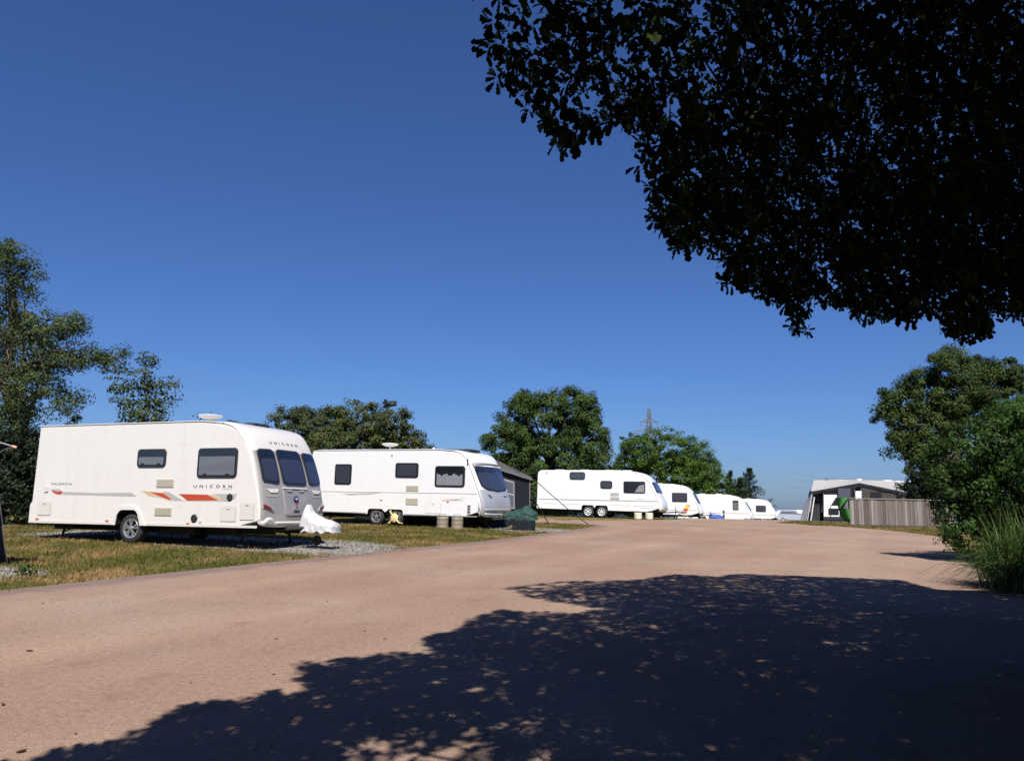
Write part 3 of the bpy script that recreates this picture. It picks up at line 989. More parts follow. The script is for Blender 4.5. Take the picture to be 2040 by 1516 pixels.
# decals, proud vinyl shapes
dz = [0]
def decal(pts, m, name='side_stripe'):
    dz[0] += 1
    return side_panel(van1, name, pts, m, .0012, .0014 + .0004 * dz[0])
decal([(-2.34, 1.125), (-.15, 1.135), (.02, 1.06), (.17, .985), (-.0, .985), (-1.99, 1.01), (-2.19, 1.02)], M_LGREYV)
decal([(-2.06, 1.075), (-1.0, 1.05), (-.02, 1.065), (.14, .99), (0, .985), (-1.96, 1.012)], M_GREYV)
decal([(-2.34, 1.12), (-2.08, 1.125), (-1.98, 1.06), (-2.03, 1.01), (-2.17, 1.015), (-2.26, 1.055)], M_RED)
decal([(-2.34, 1.125), (-2.08, 1.13), (-2.03, 1.09), (-2.16, 1.07)], M_GREYV)
decal([(.22, 1.12), (.86, 1.10), (1.28, 1.10), (2.72, 1.115), (2.745, 1.10), (2.71, .965), (2.57, .905), (1.05, .905), (.78, .965), (.46, .995)], M_LGREYV)
decal([(.26, 1.105), (.62, 1.085), (.90, 1.06), (1.12, .93), (1.05, .91), (.80, .97), (.48, 1.0)], M_GOLD)
decal([(.50, 1.075), (.84, 1.06), (.96, 1.00), (1.09, .925), (1.03, .918), (.82, .975)], M_RED)
decal([(.82, 1.09), (1.0, 1.085), (1.38, .91), (1.14, .91), (1.05, .97)], M_GREYV)
decal([(1.26, 1.045), (2.02, 1.035), (2.20, .985), (2.34, .918), (1.50, .908)], M_RED)
decal([(2.00, 1.03), (2.16, 1.03), (2.44, .915), (2.30, .915)], M_GOLD)
decal([(2.16, 1.05), (2.70, 1.055), (2.735, 1.06), (2.705, .97), (2.57, .912), (2.44, .912), (2.28, 1.0)], M_GREYV)
side_panel(van1, 'stripe_end_cap', [(2.575 + .075 * math.cos(a), .985 + .075 * math.sin(a)) for a in np.linspace(0, 2 * PI, 20, endpoint=False)], M_BLKPL, .012, .006, bev=.005)
text_obj('lettering', 'UNICORN', M_INK, v1_root, .98, .062, lambda a, b: (1.63 + a, -van1.w - .004, 1.175 + b), 1.9, bold=.012)
text_obj('lettering', 'VALENCIA', M_INK, v1_root, .63, .048, lambda a, b: (-2.36 + a, -van1.w - .004, 1.225 + b), 1.45, bold=.012)
text_obj('lettering', 'UNICORN', M_INK, v1_root, 1.02, .058, lambda a, b: tuple(van1.fp(-.51 + a, 2.125 + b, .004)), 1.9, bold=.012)
for nm, a0, z in (('underline', 2.40, 1.145),):
    side_panel(van1, nm, [(a0, z), (a0 + .2, z), (a0 + .2, z + .012), (a0, z + .012)], M_GREYV, .0015, .0015)
# nose fittings
def front_panel(van, name, poly, m, t=.01, off=.002, r=.02, parent=None, bev=.003):
    out = round_poly(poly, r, 3) if r else poly
    z = np.mean([p[1] for p in out])
    fine = []
    for i in range(len(out)):
        a = np.array(out[i]); b = np.array(out[(i + 1) % len(out)])
        k = max(1, int(np.linalg.norm(b - a) / .1))
        for j in range(k): fine.append(a + (b - a) * j / k)
    mb = MB(); mb.prism([van.fp(y, zz, off) for y, zz in fine], van.fn(z), t, min(bev, t * .5))
    return mb.build(name, m, parent or van.root)
lk = front_panel(van1, 'gas_locker_door', [(-.47, 1.19), (-.43, .61), (.35, .61), (.40, 1.19)], M_LINE, .004, .001, .06)
front_panel(van1, 'door_skin', [(-.455, 1.175), (-.415, .625), (.335, .625), (.385, 1.175)], M_SILVER, .012, .005, .05, lk)
front_panel(van1, 'top_rail', [(-.46, 1.205), (-.46, 1.175), (.39, 1.175), (.39, 1.205)], M_CREAM, .03, .006, .01, lk)
for y in (-.26, .20):
    front_panel(van1, 'latch', [(y - .09, 1.15), (y - .08, 1.12), (y + .08, 1.12), (y + .09, 1.15)], M_GREYV, .012, .02, .01, lk)
front_panel(van1, 'emblem', [(-.055 + .085 * math.cos(a), .965 + .06 * math.sin(a)) for a in np.linspace(0, 2 * PI, 20, endpoint=False)], M_BLUE, .014, .019, 0)
front_panel(van1, 'emblem_ring', [(-.055 + .05 * math.cos(a), .965 + .018 * math.sin(a)) for a in np.linspace(0, 2 * PI, 16, endpoint=False)], M_LGREYV, .003, .034, 0)
front_panel(van1, 'red_crest', [(-.09, .85), (-.05, .865), (-.01, .85), (-.025, .80), (-.055, .775), (-.08, .80)], mat('crest_red', (.45, .10, .08), .4), .004, .019, 0)
front_panel(van1, 'small_plate', [(-.155, .735), (-.155, .695), (.045, .695), (.045, .735)], M_INK, .006, .019, .008)
for s in (-1, 1):
    st = front_panel(van1, 'step_recess', [(s * 1.03, 1.185), (s * .97, 1.01), (s * .64, 1.0), (s * .57, 1.185)], mat('grey_step_recess', (.30, .29, .27), .5), .006, .002, .03)  # recess panel in plain grey round the cream step
    front_panel(van1, 'step', [(s * 1.0, 1.172), (s * .88, 1.09), (s * .66, 1.09), (s * .61, 1.172)], M_CREAM, .02, .006, .02, st)
    lg = front_panel(van1, 'light_cluster', [(s * 1.115, .905), (s * 1.11, .77), (s * .80, .715), (s * .88, .80), (s * 1.0, .84)], M_GREYV, .022, .002, .02)
    front_panel(van1, 'lens', [(s * 1.10, .86), (s * 1.095, .79), (s * .86, .735), (s * .93, .80)], M_REDLAMP, .01, .025, .015, lg)
# front bumper with round recess
def bumper(van):
    mb = MB()
    ys = np.linspace(-1.132, 1.132, 61)
    rows = []
    for y in ys:
        d = abs(y)
        top = .50 + (.085 * math.exp(-((d - .93) / .12) ** 4) if d > .6 else 0)
        rows.append([van.fp(y, .395, .002), van.fp(y, .395, .022), van.fp(y, .425, .032), van.fp(y, top - .02, .030), van.fp(y, top, .018), van.fp(y, top + .004, .002)])
    vv = [[mb.b.verts.new(p) for p in r] for r in rows]
    for a, b in zip(vv, vv[1:]):
        for k in range(5): mb.face([a[k], a[k + 1], b[k + 1], b[k]])
    mb.face(vv[0]); mb.face(vv[-1])
    o = mb.build('front_bumper', M_CREAM, van.root, smooth=50)
    for s in (-1, 1):
        mb = MB(); mb.prism([van.fp(s * (.93 + .10 * math.cos(a)), .495 + .055 * math.sin(a), .0345) for a in np.linspace(0, 2 * PI, 20, endpoint=False)], van.fn(.48), .012, .004)
        mb.build('fog_lamp_recess', M_GREYV, o)
    mb = MB(); mb.prism([van.fp(y, z, .034) for y, z in ((-.74, .44), (-.22, .44), (-.24, .475), (-.72, .475))], van.fn(.46), .006)
    mb.build('bumper_slot', M_GREYV, o)
bumper(van1)
dish(van1, .96, 0, 2.585, 1.0)
roof_light(van1, 2.05, .0, 2.575, .7, .6, .05, M_BLKPL); roof_light(van1, -.9, .2, 2.585, .45, .45)
mb = MB(); mb.box((-2.96, 0, .62), (.03, 2.0, .26)); mb.build('rear_bumper', M_CREAM, v1_root)
mb = MB(); mb.tube([(-2.86, -1.146, 2.565), (1.7, -1.146, 2.575), (2.3, -1.146, 2.53)], .012, 6); mb.build('awning_rail', M_WPL, v1_root)
chassis(van1, -2.95, 3.4, .385, 4.15, 0.0)
mb = MB(); mb.box((.95, -.2, .27), (1.0, 1.2, .16)); mb.build('underfloor_tank', M_DARK, v1_root)

# ---- drape covers over tow hitches
def cover(name, label, cat, P, ridge, half, zbot, m, seed, parent=None, amp=.03, widths=None):
    r = np.random.default_rng(seed)
    x = np.array([p[0] for p in ridge]); z = np.array([p[1] for p in ridge])
    nX, nS = 44, 36
    xs = np.linspace(x[0], x[-1], nX)
    zr = np.interp(xs, x, z)
    zr = np.convolve(np.pad(zr, 2, mode='edge'), [.1, .2, .4, .2, .1], 'valid')
    t = (xs - x[0]) / (x[-1] - x[0])
    hw = half * np.interp(t, [0, .06, .2, .5, .85, .96, 1], widths or [.55, .8, .95, 1, .95, .75, .35])
    ph = r.uniform(0, 6, 10)
    V = []
    for i in range(nX):
        for k in range(nS + 1):
            a = -1 + 2 * k / nS; s = abs(a)
            q = max(0, (s - .12) / .88)
            fold = math.sin(15 * t[i] + 6 * a + ph[0]) + .7 * math.sin(27 * t[i] - 9 * a + ph[1]) + .5 * math.sin(43 * t[i] + 4 * a + ph[2])
            y = math.copysign(hw[i] * min(1, (s * 1.9)) ** .7 * (1 + .10 * q), a) + math.copysign(amp * .55 * fold * q, a)
            hem = zbot + .022 * math.sin(19 * t[i] + ph[3] + (2 if a > 0 else 0))
            zz = zr[i] - (zr[i] - hem) * q ** 1.15 + amp * .35 * fold * (1 - q) * (.3 + s)
            xx = xs[i] + amp * .6 * math.sin(8 * s + ph[4] + 11 * t[i]) + (.03 if a < 0 else -.02) * q
            V.append((xx, y, zz))
    w_ = nS + 1
    F = [(i * w_ + k, i * w_ + k + 1, (i + 1) * w_ + k + 1, (i + 1) * w_ + k) for i in range(nX - 1) for k in range(nS)]
    me = bpy.data.meshes.new(name)
    me.from_pydata(V, [], F)
    bm = bmesh.new(); bm.from_mesh(me)
    bm.verts.ensure_lookup_table()
    for i in (0, nX - 1):
        bm.faces.new([bm.verts[i * w_ + k] for k in range(w_)])
    bmesh.ops.recalc_face_normals(bm, faces=bm.faces)
    bm.to_mesh(me); bm.free()
    me.polygons.foreach_set('use_smooth', np.ones(len(me.polygons), bool))
    me.set_sharp_from_angle(angle=math.radians(75))
    me.materials.append(m)
    o = link(name, me)
    o.location = P[:3]; o.rotation_euler = (0, P[4], P[3])
    return tag(o, label, cat)
M_COVERW = mat('white_cover_cloth', (.46, .46, .48), .7, bump=(9, .5, .03))
M_COVERG = mat('dark_green_cover_cloth', (.012, .050, .038), .7, bump=(9, .6, .04), vary=.3, vscale=6)
M_COVERB = mat('blue_cover_cloth', (.02, .07, .33), .6, bump=(9, .5, .03))
cover('hitch_cover', 'white cloth cover draped over the tow hitch of the cream caravan', 'hitch cover', P1,
      [(3.58, .46), (3.63, .64), (3.69, .86), (3.74, .87), (3.82, .71), (3.95, .62), (4.10, .565), (4.28, .53), (4.42, .47)], .22, .29, M_COVERW, 3, amp=.022, widths=[.6, .8, .85, .95, 1.05, 1.0, .8])

# ---- the second white caravan, twin axle
v2_root = thing('caravan', 'white twin-axle caravan with lace curtain and wide dark nose window, behind the cream one', 'caravan', P2[:3], P2[3], 'touring caravans parked in a row', P2[4])
def arch(c, r=.36, z0=.38, h=.52):
    return [(c - r, z0), (c - r * .92, z0 + (h - z0) * .75), (c - r * .72, h), (c + r * .72, h), (c + r * .92, z0 + (h - z0) * .75), (c + r, z0)]
van2 = Van(v2_root, (-3.35, .38), [arch(-.40, .35, .38, .57)[:-1] + [(-.03, .47)], [(.03, .47)] + arch(.40, .35, .38, .57)[1:]],
           [(3.70, .37), (3.82, .40), (3.90, .60), (3.91, .82), (3.84, 1.13), (3.62, 1.66), (3.42, 2.12), (3.28, 2.36), (3.05, 2.54), (2.75, 2.62)],
           (2.0, 2.66), [(-2.9, 2.66), (-3.22, 2.64), (-3.33, 2.56)], [(-3.37, 2.4), (-3.37, 1.2), (-3.37, .5)], r=(.02, .12, .04, .04), bow=.10)
van2.body([M_WHITE, M_SILVER2, M_WHITE, M_DARK], 1.28)
side_window(van2, -2.24, -1.52, 1.40, 2.13, .07, 'dark', barrel=.03)
side_window(van2, .37, 1.28, 1.67, 2.18, .07, 'dark', barrel=.035)
side_window(van2, 1.98, 3.11, 1.375, 2.08, .08, 'curtain', barrel=.045)
fw2 = front_window(van2, [(-1.03, 2.09), (-.98, 1.40), (-.6, 1.29), (0, 1.25), (.6, 1.29), (.98, 1.40), (1.03, 2.09)], .12, M_GLASSD, M_DBLIND, .06)
front_panel(van2, 'sun_visor', [(-1.06, 2.20), (-1.05, 2.08), (1.05, 2.08), (1.06, 2.20)], mat('grey_visor', (.33, .34, .36), .4), .05, .004, .03)
for y in (-.42, .42):
    mb = MB(); mb.tube([van2.fp(y, z, .036) for z in np.linspace(1.30, 2.07, 8)], .012, 6); mb.build('window_divider', M_FRAME, v2_root)
for sgn in (-1, 1):
    mb = MB()
    mb.tube([Vector((p[0] - .15, sgn * (van2.w + .001), p[1] - (.02 if p[1] > 2.2 else 0))) for p in van2.front_curve if p[1] > .42], .010, 6)
    mb.build('seam_trim', M_LINE, v2_root, smooth=40)
vent(van2, .82, 1.33, 1.20, 1.40); vent(van2, .83, 1.33, .74, .97)
hatch(van2, 1.62, 2.24, .47, .82, m=M_WHITE)
side_panel(van2, 'mains_socket', rrect(3.25, 3.38, .47, .80, .02), M_GREYV, .012, .0015)
for z in (.53, .62, .71):
    side_panel(van2, 'socket_slot', rrect(3.275, 3.355, z, z + .05, .01), M_INK, .004, .014)
side_panel(van2, 'side_moulding', [(-3.34, 1.135), (3.60, 1.165), (3.60, 1.18), (-3.34, 1.15)], M_LGREYV, .010, .0015)
side_panel(van2, 'swoosh_decal', [(-1.9, 1.06), (-.9, 1.10), (-.2, 1.13), (-.7, 1.06), (-1.1, 1.05), (-1.5, 1.02)], M_GREYV, .0012, .0015)
side_panel(van2, 'swoosh_decal', [(2.3, .95), (2.9, .98), (3.2, 1.06), (2.85, .94)], M_GREYV, .0012, .0015)
side_panel(van2, 'gold_stripe', [(2.26, .90), (3.1, .93), (3.1, .945), (2.26, .925)], M_GOLD, .0012, .0015)
side_panel(van2, 'corner_handle', rrect(3.20, 3.235, 2.12, 2.33, .015), M_BLKPL, .03, .0015)
for x in (-.19, 2.50): marker(van2, x, .88)
side_panel(van2, 'awning_light', rrect(.14, .22, 2.42, 2.50, .02), M_TRIM, .02, .0015)
side_panel(van2, 'skirt_rail', [(.78, .40), (3.62, .40), (3.62, .43), (.78, .43)], M_LINE, .010, .0015)
side_panel(van2, 'skirt_rail', [(-3.3, .40), (-.80, .40), (-.80, .43), (-3.3, .43)], M_LINE, .010, .0015)
front_panel(van2, 'nose_badge', [(-.80, 1.16), (-.62, 1.14), (-.52, 1.04), (-.60, 1.03), (-.70, 1.10)], M_INK, .004, .002, .01)
front_panel(van2, 'nose_script', [(.36, 1.10), (.40, 1.135), (.60, 1.12), (.72, 1.135), (.74, 1.105), (.56, 1.09)], M_INK, .004, .002, .01)
front_panel(van2, 'nose_moulding', [(-.98, .66), (-.98, .625), (1.0, .625), (1.0, .66)], M_WHITE, .03, .003, .01)
front_panel(van2, 'nose_moulding', [(-.95, .52), (-.95, .475), (.25, .475), (.25, .52)], M_WHITE, .035, .003, .01)
front_panel(van2, 'number_plate', [(.40, .56), (.40, .41), (.66, .41), (.66, .56)], M_WPL, .012, .004, .01)
for x in (-.40, .40):
    wheel(v2_root, x, -.99, .305, .305); wheel(v2_root, x, .99, .305, .305, far=True)
dish(van2, -.75, .1, 2.66, 1.15)
roof_light(van2, 2.35, 0, 2.635, 1.1, .8, .08, M_BLKPL); roof_light(van2, .7, .2, 2.66, .4, .4, .09); roof_light(van2, 1.25, -.1, 2.66, .1, .1, .14)
mb = MB(); mb.tube([(-3.2, -1.145, 2.63), (2.0, -1.145, 2.635), (2.7, -1.145, 2.59)], .014, 6); mb.build('awning_rail', M_GREYV, v2_root)
chassis(van2, -3.36, 3.8, .38, 4.75, 0.0, (-.4, .4))
mb = MB(); mb.tube([(-1.5, -.8, .24), (-1.5, -.3, .24)], .07, 10); mb.box((-1.15, -.75, .25), (.5, .12, .10)); mb.build('motor_mover', M_STEEL, v2_root)
cover('hitch_cover', 'crumpled dark green cover over the tow hitch of the white caravan with lace curtain', 'hitch cover', P2,
      [(4.12, .50), (4.3, .58), (4.55, .66), (4.75, .70), (4.93, .84), (5.08, .72), (5.28, .58)], .33, .34, M_COVERG, 11, amp=.045)

# ---- the third caravan, twin axle with rounded nose
v3_root = thing('caravan', 'white twin-axle caravan with a small high window and sloping rounded nose', 'caravan', P3[:3], P3[3], 'touring caravans parked in a row', P3[4])
van3 = Van(v3_root, (-3.3, .40), [arch(-.38, .37, .40, .66)[:-1] + [(-.02, .52)], [(.02, .52)] + arch(.38, .37, .40, .66)[1:]],
           [(3.52, .36), (3.66, .40), (3.73, .58), (3.70, .88), (3.45, 1.38), (3.20, 1.88), (2.92, 2.24), (2.62, 2.43), (2.2, 2.53)],
           (1.4, 2.58), [(-2.9, 2.55), (-3.15, 2.53), (-3.29, 2.42)], [(-3.32, 2.2), (-3.33, 1.2), (-3.36, .48)], r=(.02, .12, .05, .05), bow=.10)
van3.body([M_WHITE, M_WHITE, M_WHITE, M_DARK], 1.1)
side_window(van3, -1.44, -.55, 2.04, 2.46, .12, 'dark'); side_window(van3, .31, .98, 1.57, 2.0, .12, 'dark'); side_window(van3, 1.60, 2.79, 1.355, 1.99, .09, 'half')
front_window(van3, [(-.98, 1.98), (-1.0, 1.42), (1.0, 1.42), (.98, 1.98)], .1, M_GLASSD, M_DBLIND)
side_panel(van3, 'side_moulding', [(-3.2, .915), (3.45, .935), (3.45, .972), (-3.2, .955)], M_GREYV, .012, .0015)
side_panel(van3, 'lower_moulding', [(-2.9, .695), (-.8, .70), (-.8, .715), (-2.9, .71)], M_LGREYV, .010, .0015)
side_panel(van3, 'lower_moulding', [(.8, .70), (3.4, .69), (3.4, .705), (.8, .715)], M_LGREYV, .010, .0015)
side_panel(van3, 'awning_light', rrect(-2.82, -2.74, 2.36, 2.46, .02), M_GREYV, .02, .0015)
side_panel(van3, 'swoosh_decal', [(2.2, 1.03), (2.8, 1.05), (2.75, 1.08), (2.4, 1.07)], M_GREYV, .0012, .0015)
vent(van3, .87, 1.36, 1.19, 1.37, M_TRIM); vent(van3, .87, 1.38, .99, 1.15, M_TRIM)
hatch(van3, 1.95, 2.5, .42, .68, m=M_WHITE)
for sgn in (-1, 1):
    mb = MB(); mb.tube([Vector((p[0] - .17, sgn * (van3.w + .001), p[1] - (.03 if p[1] > 2.1 else 0))) for p in van3.front_curve if p[1] > .42], .012, 6)
    mb.build('seam_trim', M_LINE, v3_root, smooth=40)
for x in (-.38, .38):
    wheel(v3_root, x, -.99, .305, .305, style='cover'); wheel(v3_root, x, .99, .305, .305, style='cover', far=True)
for x in (-2.3, -.8, .6, 1.6): roof_light(van3, x, 0, 2.555, .5, .5, .08)
chassis(van3, -3.3, 3.6, .40, 4.5, 0.0, (-.38, .38))
for nm, x in (('front', 3.78),):
    front_panel(van3, 'nose_vent', [(-.9, .62), (-.9, .50), (.9, .50), (.9, .62)], M_LGREYV, .02, .003, .03)

# ---- smaller caravans further along
def small_van(P, label, rear, front, front_win, wins, belt_z, name='caravan', roofl=(0,), rz=2.58):
    r = thing(name, label, 'caravan', P[:3], P[3], 'touring caravans parked in a row', P[4])
    v = Van(r, (rear, .40), [arch(-1.2, .37, .40, .64)], front, (front[-1][0] - .6, rz), [(rear + .4, rz), (rear + .12, rz - .04), (rear + .02, rz - .14)], [(rear, 2.2), (rear, 1.2), (rear - .04, .5)], r=(.02, .12, .05, .05), bow=.1)
    v.body([M_WHITE, M_WHITE, M_WHITE, M_DARK], 1.1)
    for w in wins: side_window(v, *w)
    if front_win: front_window(v, front_win, .1, M_GLASSD, M_DBLIND)
    side_panel(v, 'side_moulding', [(rear + .05, belt_z), (front[0][0] - .2, belt_z), (front[0][0] - .2, belt_z + .03), (rear + .05, belt_z + .03)], M_GREYV, .012, .0015)
    for sgn in (-1, 1):
        mb = MB(); mb.tube([Vector((p[0] - .16, sgn * (v.w + .001), p[1] - (.03 if p[1] > 2.1 else 0))) for p in v.front_curve if p[1] > .42], .014, 6)
        mb.build('seam_trim', M_LINE, r, smooth=40)
    wheel(r, -1.2, -.99, .305, .305, style='cover'); wheel(r, -1.2, .99, .305, .305, style='cover', far=True)
    for x in roofl: roof_light(v, x, 0, rz - .01, .5, .5, .09)
    chassis(v, rear, front[0][0], .40, front[0][0] + .95, 0.0, (-1.2,))
    return v
van4 = small_van(P4, 'white caravan with one dark side window and steep raked nose, beside the colourful deckchair', -3.4,
          [(2.42, .36), (2.58, .42), (2.62, .62), (2.46, 1.10), (2.20, 1.58), (1.96, 2.02), (1.60, 2.36), (1.2, 2.52)],
          [(-.95, 2.02), (-1.0, 1.25), (1.0, 1.25), (.95, 2.02)], [(.48, 1.57, 1.30, 1.96, .08, 'dark')], .70, roofl=(-.6, -1.8))
van5 = small_van(P5, 'white caravan with a single narrow upright window, blue cover by its nose', -3.6,
          [(3.0, .36), (3.14, .44), (3.16, .62), (3.06, 1.05), (2.75, 1.6), (2.42, 2.1), (2.05, 2.36), (1.6, 2.5)],
          [(-.95, 1.95), (-1.0, 1.25), (1.0, 1.25), (.95, 1.95)], [(1.45, 1.93, 1.25, 2.08, .05, 'blind')], .96, roofl=(.2, -1.2))
van6 = small_van(P6, 'farthest white caravan in the row, with one slanted dark window', -3.4,
          [(3.0, .36), (3.14, .44), (3.15, .62), (3.08, 1.05), (2.80, 1.6), (2.42, 2.15), (2.1, 2.4), (1.7, 2.52)],
          [(-.95, 2.0), (-1.0, 1.25), (1.0, 1.25), (.95, 2.0)], [(.80, 1.90, 1.14, 1.86, .12, 'dark')], .78, roofl=(0,))
cover('hitch_cover', 'bright blue cover over the tow hitch of a distant white caravan', 'hitch cover', (15.65, 60.0, float(ground_z(0, 60.0)), -.3, 0),
      [(-.55, .30), (-.4, .62), (-.1, .50), (.3, .42), (.55, .25)], .35, .0, M_COVERB, 21)

# ------------------------------------------------------------------ foliage
def tube_arrays(pts, rad, n=6):
    """plain tapered tube as arrays (quads)"""
    pts = np.asarray(pts, float); rad = np.asarray(rad, float)
    d = np.gradient(pts, axis=0); d /= np.linalg.norm(d, axis=1)[:, None] + 1e-9
    ref = np.where(np.abs(d[:, 2:3]) < .9, np.array([[0, 0, 1.0]]), np.array([[1.0, 0, 0]]))
    u = np.cross(d, ref); u /= np.linalg.norm(u, axis=1)[:, None] + 1e-9
    w = np.cross(u, d)
    a = np.arange(n) * 2 * PI / n
    V = pts[:, None, :] + rad[:, None, None] * (u[:, None, :] * np.cos(a)[None, :, None] + w[:, None, :] * np.sin(a)[None, :, None])
    m = len(pts)
    i, k = np.meshgrid(np.arange(m - 1), np.arange(n), indexing='ij')
    A = i * n + k; B = i * n + (k + 1) % n
    F = np.stack([A, B, B + n, A + n], -1).reshape(-1, 4)
    return V.reshape(-1, 3), F

class Arr:
    def __init__(s): s.V = []; s.F = []; s.n = 0; s.T = []
    def add(s, V, F, T=None):
        s.V.append(V); s.F.append(F + s.n); s.n += len(V)
        if T is not None: s.T.append(T)
    def get(s):
        return np.concatenate(s.V), np.concatenate(s.F), (np.concatenate(s.T) if s.T else None)

def unit(v):
    return v / (np.linalg.norm(v, axis=-1, keepdims=True) + 1e-9)

def leaf_quads(P, N, L, W, r, fold=.15):
    """one rhombic leaf per point, lying roughly across N"""
    n = len(P)
    t = unit(np.cross(N, unit(r.normal(size=(n, 3)))))
    b = np.cross(N, t)
    L = np.broadcast_to(L, (n,))[:, None]; W = np.broadcast_to(W, (n,))[:, None]
    f = N * (fold * W)
    V = np.stack([P - t * L * .5, P - t * L * .05 + b * W * .5 + f, P + t * L * .5, P - t * L * .05 - b * W * .5 + f], 1)
    return V.reshape(-1, 3), np.arange(n * 4).reshape(n, 4)

def crown_points(clumps, n, sub, r, shell=(.55, 1.02), spread=1.0):
    """leaf positions in lumpy clumps over a set of ellipsoids"""
    cl = np.array(clumps, float)
    area = cl[:, 3] * cl[:, 4] + cl[:, 4] * cl[:, 5] + cl[:, 3] * cl[:, 5]
    P = []; N = []; T = []
    for c, a in zip(cl, area):
        k = max(6, int(4 * PI * a / 3 / (PI * sub * sub) * 1.15))
        d = unit(r.normal(size=(k, 3)))
        rr = r.uniform(shell[0], shell[1], k) ** .7
        S = c[:3] + d * c[3:6] * rr[:, None] * r.uniform(.9, 1.08, (k, 1))
        sr = sub * r.uniform(.55, 1.25, k)
        tint = r.normal(0, .16, k)
        m = int(n * a / area.sum())
        j = r.integers(0, k, m)
        off = unit(r.normal(size=(m, 3))) * (r.random(m) ** .45)[:, None]
        p = S[j] + off * sr[j][:, None] * spread * np.array([1, 1, .75])
        o = unit(d[j] * .7 + off * .9 + r.normal(0, .55, (m, 3)) + np.array([0, 0, .35]))
        P.append(p); N.append(o); T.append(np.clip(.45 + tint[j] + r.normal(0, .17, m), 0, 1))
    return np.concatenate(P), np.concatenate(N), np.concatenate(T)

def limbs(A, base, tips, r0, rng_, n_side=7, wob=.05):
    base = np.array(base, float)
    for t in tips:
        t = np.array(t, float)
        L = np.linalg.norm(t - base)
        k = 9
        s = np.linspace(0, 1, k)[:, None]
        mid = base + (t - base) * s
        mid[:, 2] += np.sin(s[:, 0] * PI) * L * .06
        mid[1:-1] += rng_.normal(0, wob * L * .35, (k - 2, 3))
        A.add(*tube_arrays(mid, np.linspace(r0, r0 * .16, k), n_side))

M_BARK = mat('grey_brown_bark', (.075, .06, .045), .9, bump=(14, .8, .03), vary=.35, vscale=9)

def tree(name, label, cat, base, clumps, n, leaf, m, seed, trunk_r=.2, sub=.45, group=None, shell=(.55, 1.02), aspect=.5, tip_n=14, spread=1.0, trunk_top=None, gz=None, keep=None):
    """clumps in world coordinates; the thing's origin is the foot of the trunk"""
    r = np.random.default_rng(seed)
    base = np.array(base, float)
    root = thing(name, label, cat, tuple(base), 0, group)
    cl = np.array(clumps, float); cl[:, :3] -= base
    P, N, T = crown_points(cl, n, sub, r, shell, spread)
    ok = P[:, 2] > .02
    if keep is not None: ok &= keep(P + base)
    P, N, T = P[ok], N[ok], T[ok]
    sz = leaf * r.uniform(.65, 1.3, len(P))
    V, F = leaf_quads(P, N, sz, sz * aspect, r)
    link('crown', fast_mesh('crown', V, F, m, T), root)
    A = Arr()
    top = np.array(trunk_top) - base if trunk_top is not None else np.average(cl[:, :3], axis=0, weights=cl[:, 3] ** 2)
    k = 8
    s = np.linspace(0, 1, k)[:, None]
    tp = top * s; tp[1:-1, :2] += r.normal(0, .04 * np.linalg.norm(top), (k - 2, 2))
    A.add(*tube_arrays(tp, np.linspace(trunk_r * 1.15, trunk_r * .35, k), 10))
    for c in cl:
        for q in range(max(2, int(tip_n / len(cl)))):
            below = np.abs(tp[:, 2] - (c[2] - .35 * np.hypot(c[0], c[1])))
            st = tp[max(1, int(np.argmin(below)))] if np.hypot(c[0], c[1]) > 1.2 * c[3] else tp[r.integers(2, k)]
            d = unit(r.normal(size=3))
            limbs(A, st, [c[:3] + d * c[3:6] * .85], trunk_r * .32, r)
    V, F, _ = A.get()
    link('trunk', fast_mesh('trunk', V, F, M_BARK, smooth=True), root)
    return root

def px_clumps(Y, L, depth=1.0):
    """rounded masses of a crown given as photo ellipses, set at distance Y with real depth"""
    out = []
    for i, (cx, cy, rx, ry) in enumerate(L):
        c = at_depth(cx, cy, Y)
        s = Y / FPX
        dy = ((i * 37) % 7 - 3) / 3 * rx * s * .35 * depth
        out.append((c[0] * (Y + dy) / Y, Y + dy, CAMZ + (c[2] - CAMZ) * (Y + dy) / Y, rx * s, max(rx, ry) * s * .9 * depth, ry * s))
    return out

LM_BUSH = leaf_mat('olive_grey_leaves', (.016, .026, .007), (.100, .122, .036), .18)
LM_MID = leaf_mat('mid_green_leaves', (.014, .032, .007), (.078, .125, .028), .2)
LM_BRIGHT = leaf_mat('fresh_green_leaves', (.018, .045, .006), (.095, .165, .024), .25)
LM_CON = leaf_mat('conifer_needles', (.010, .022, .008), (.035, .06, .02), .05)
LM_WILLOW = leaf_mat('pale_olive_leaves', (.019, .035, .010), (.098, .132, .042), .22)
LM_HEDGE = leaf_mat('shade_darkened_leaves', (.004, .008, .003), (.016, .026, .008), .05)  # leaf colour darkened to stand for shade on the hedge
LM_RIGHT = leaf_mat('brown_tipped_leaves', (.011, .025, .005), (.072, .105, .024), .18)
LM_SHRUB = leaf_mat('deep_green_leaves', (.012, .032, .006), (.060, .125, .021), .26)
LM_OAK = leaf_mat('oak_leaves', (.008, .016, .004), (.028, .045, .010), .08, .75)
LM_GRASSY = leaf_mat('reedy_green_blades', (.032, .062, .012), (.115, .17, .046), .25)

def foot(x, y):
    return (x, y, float(ground_z(x, y)))

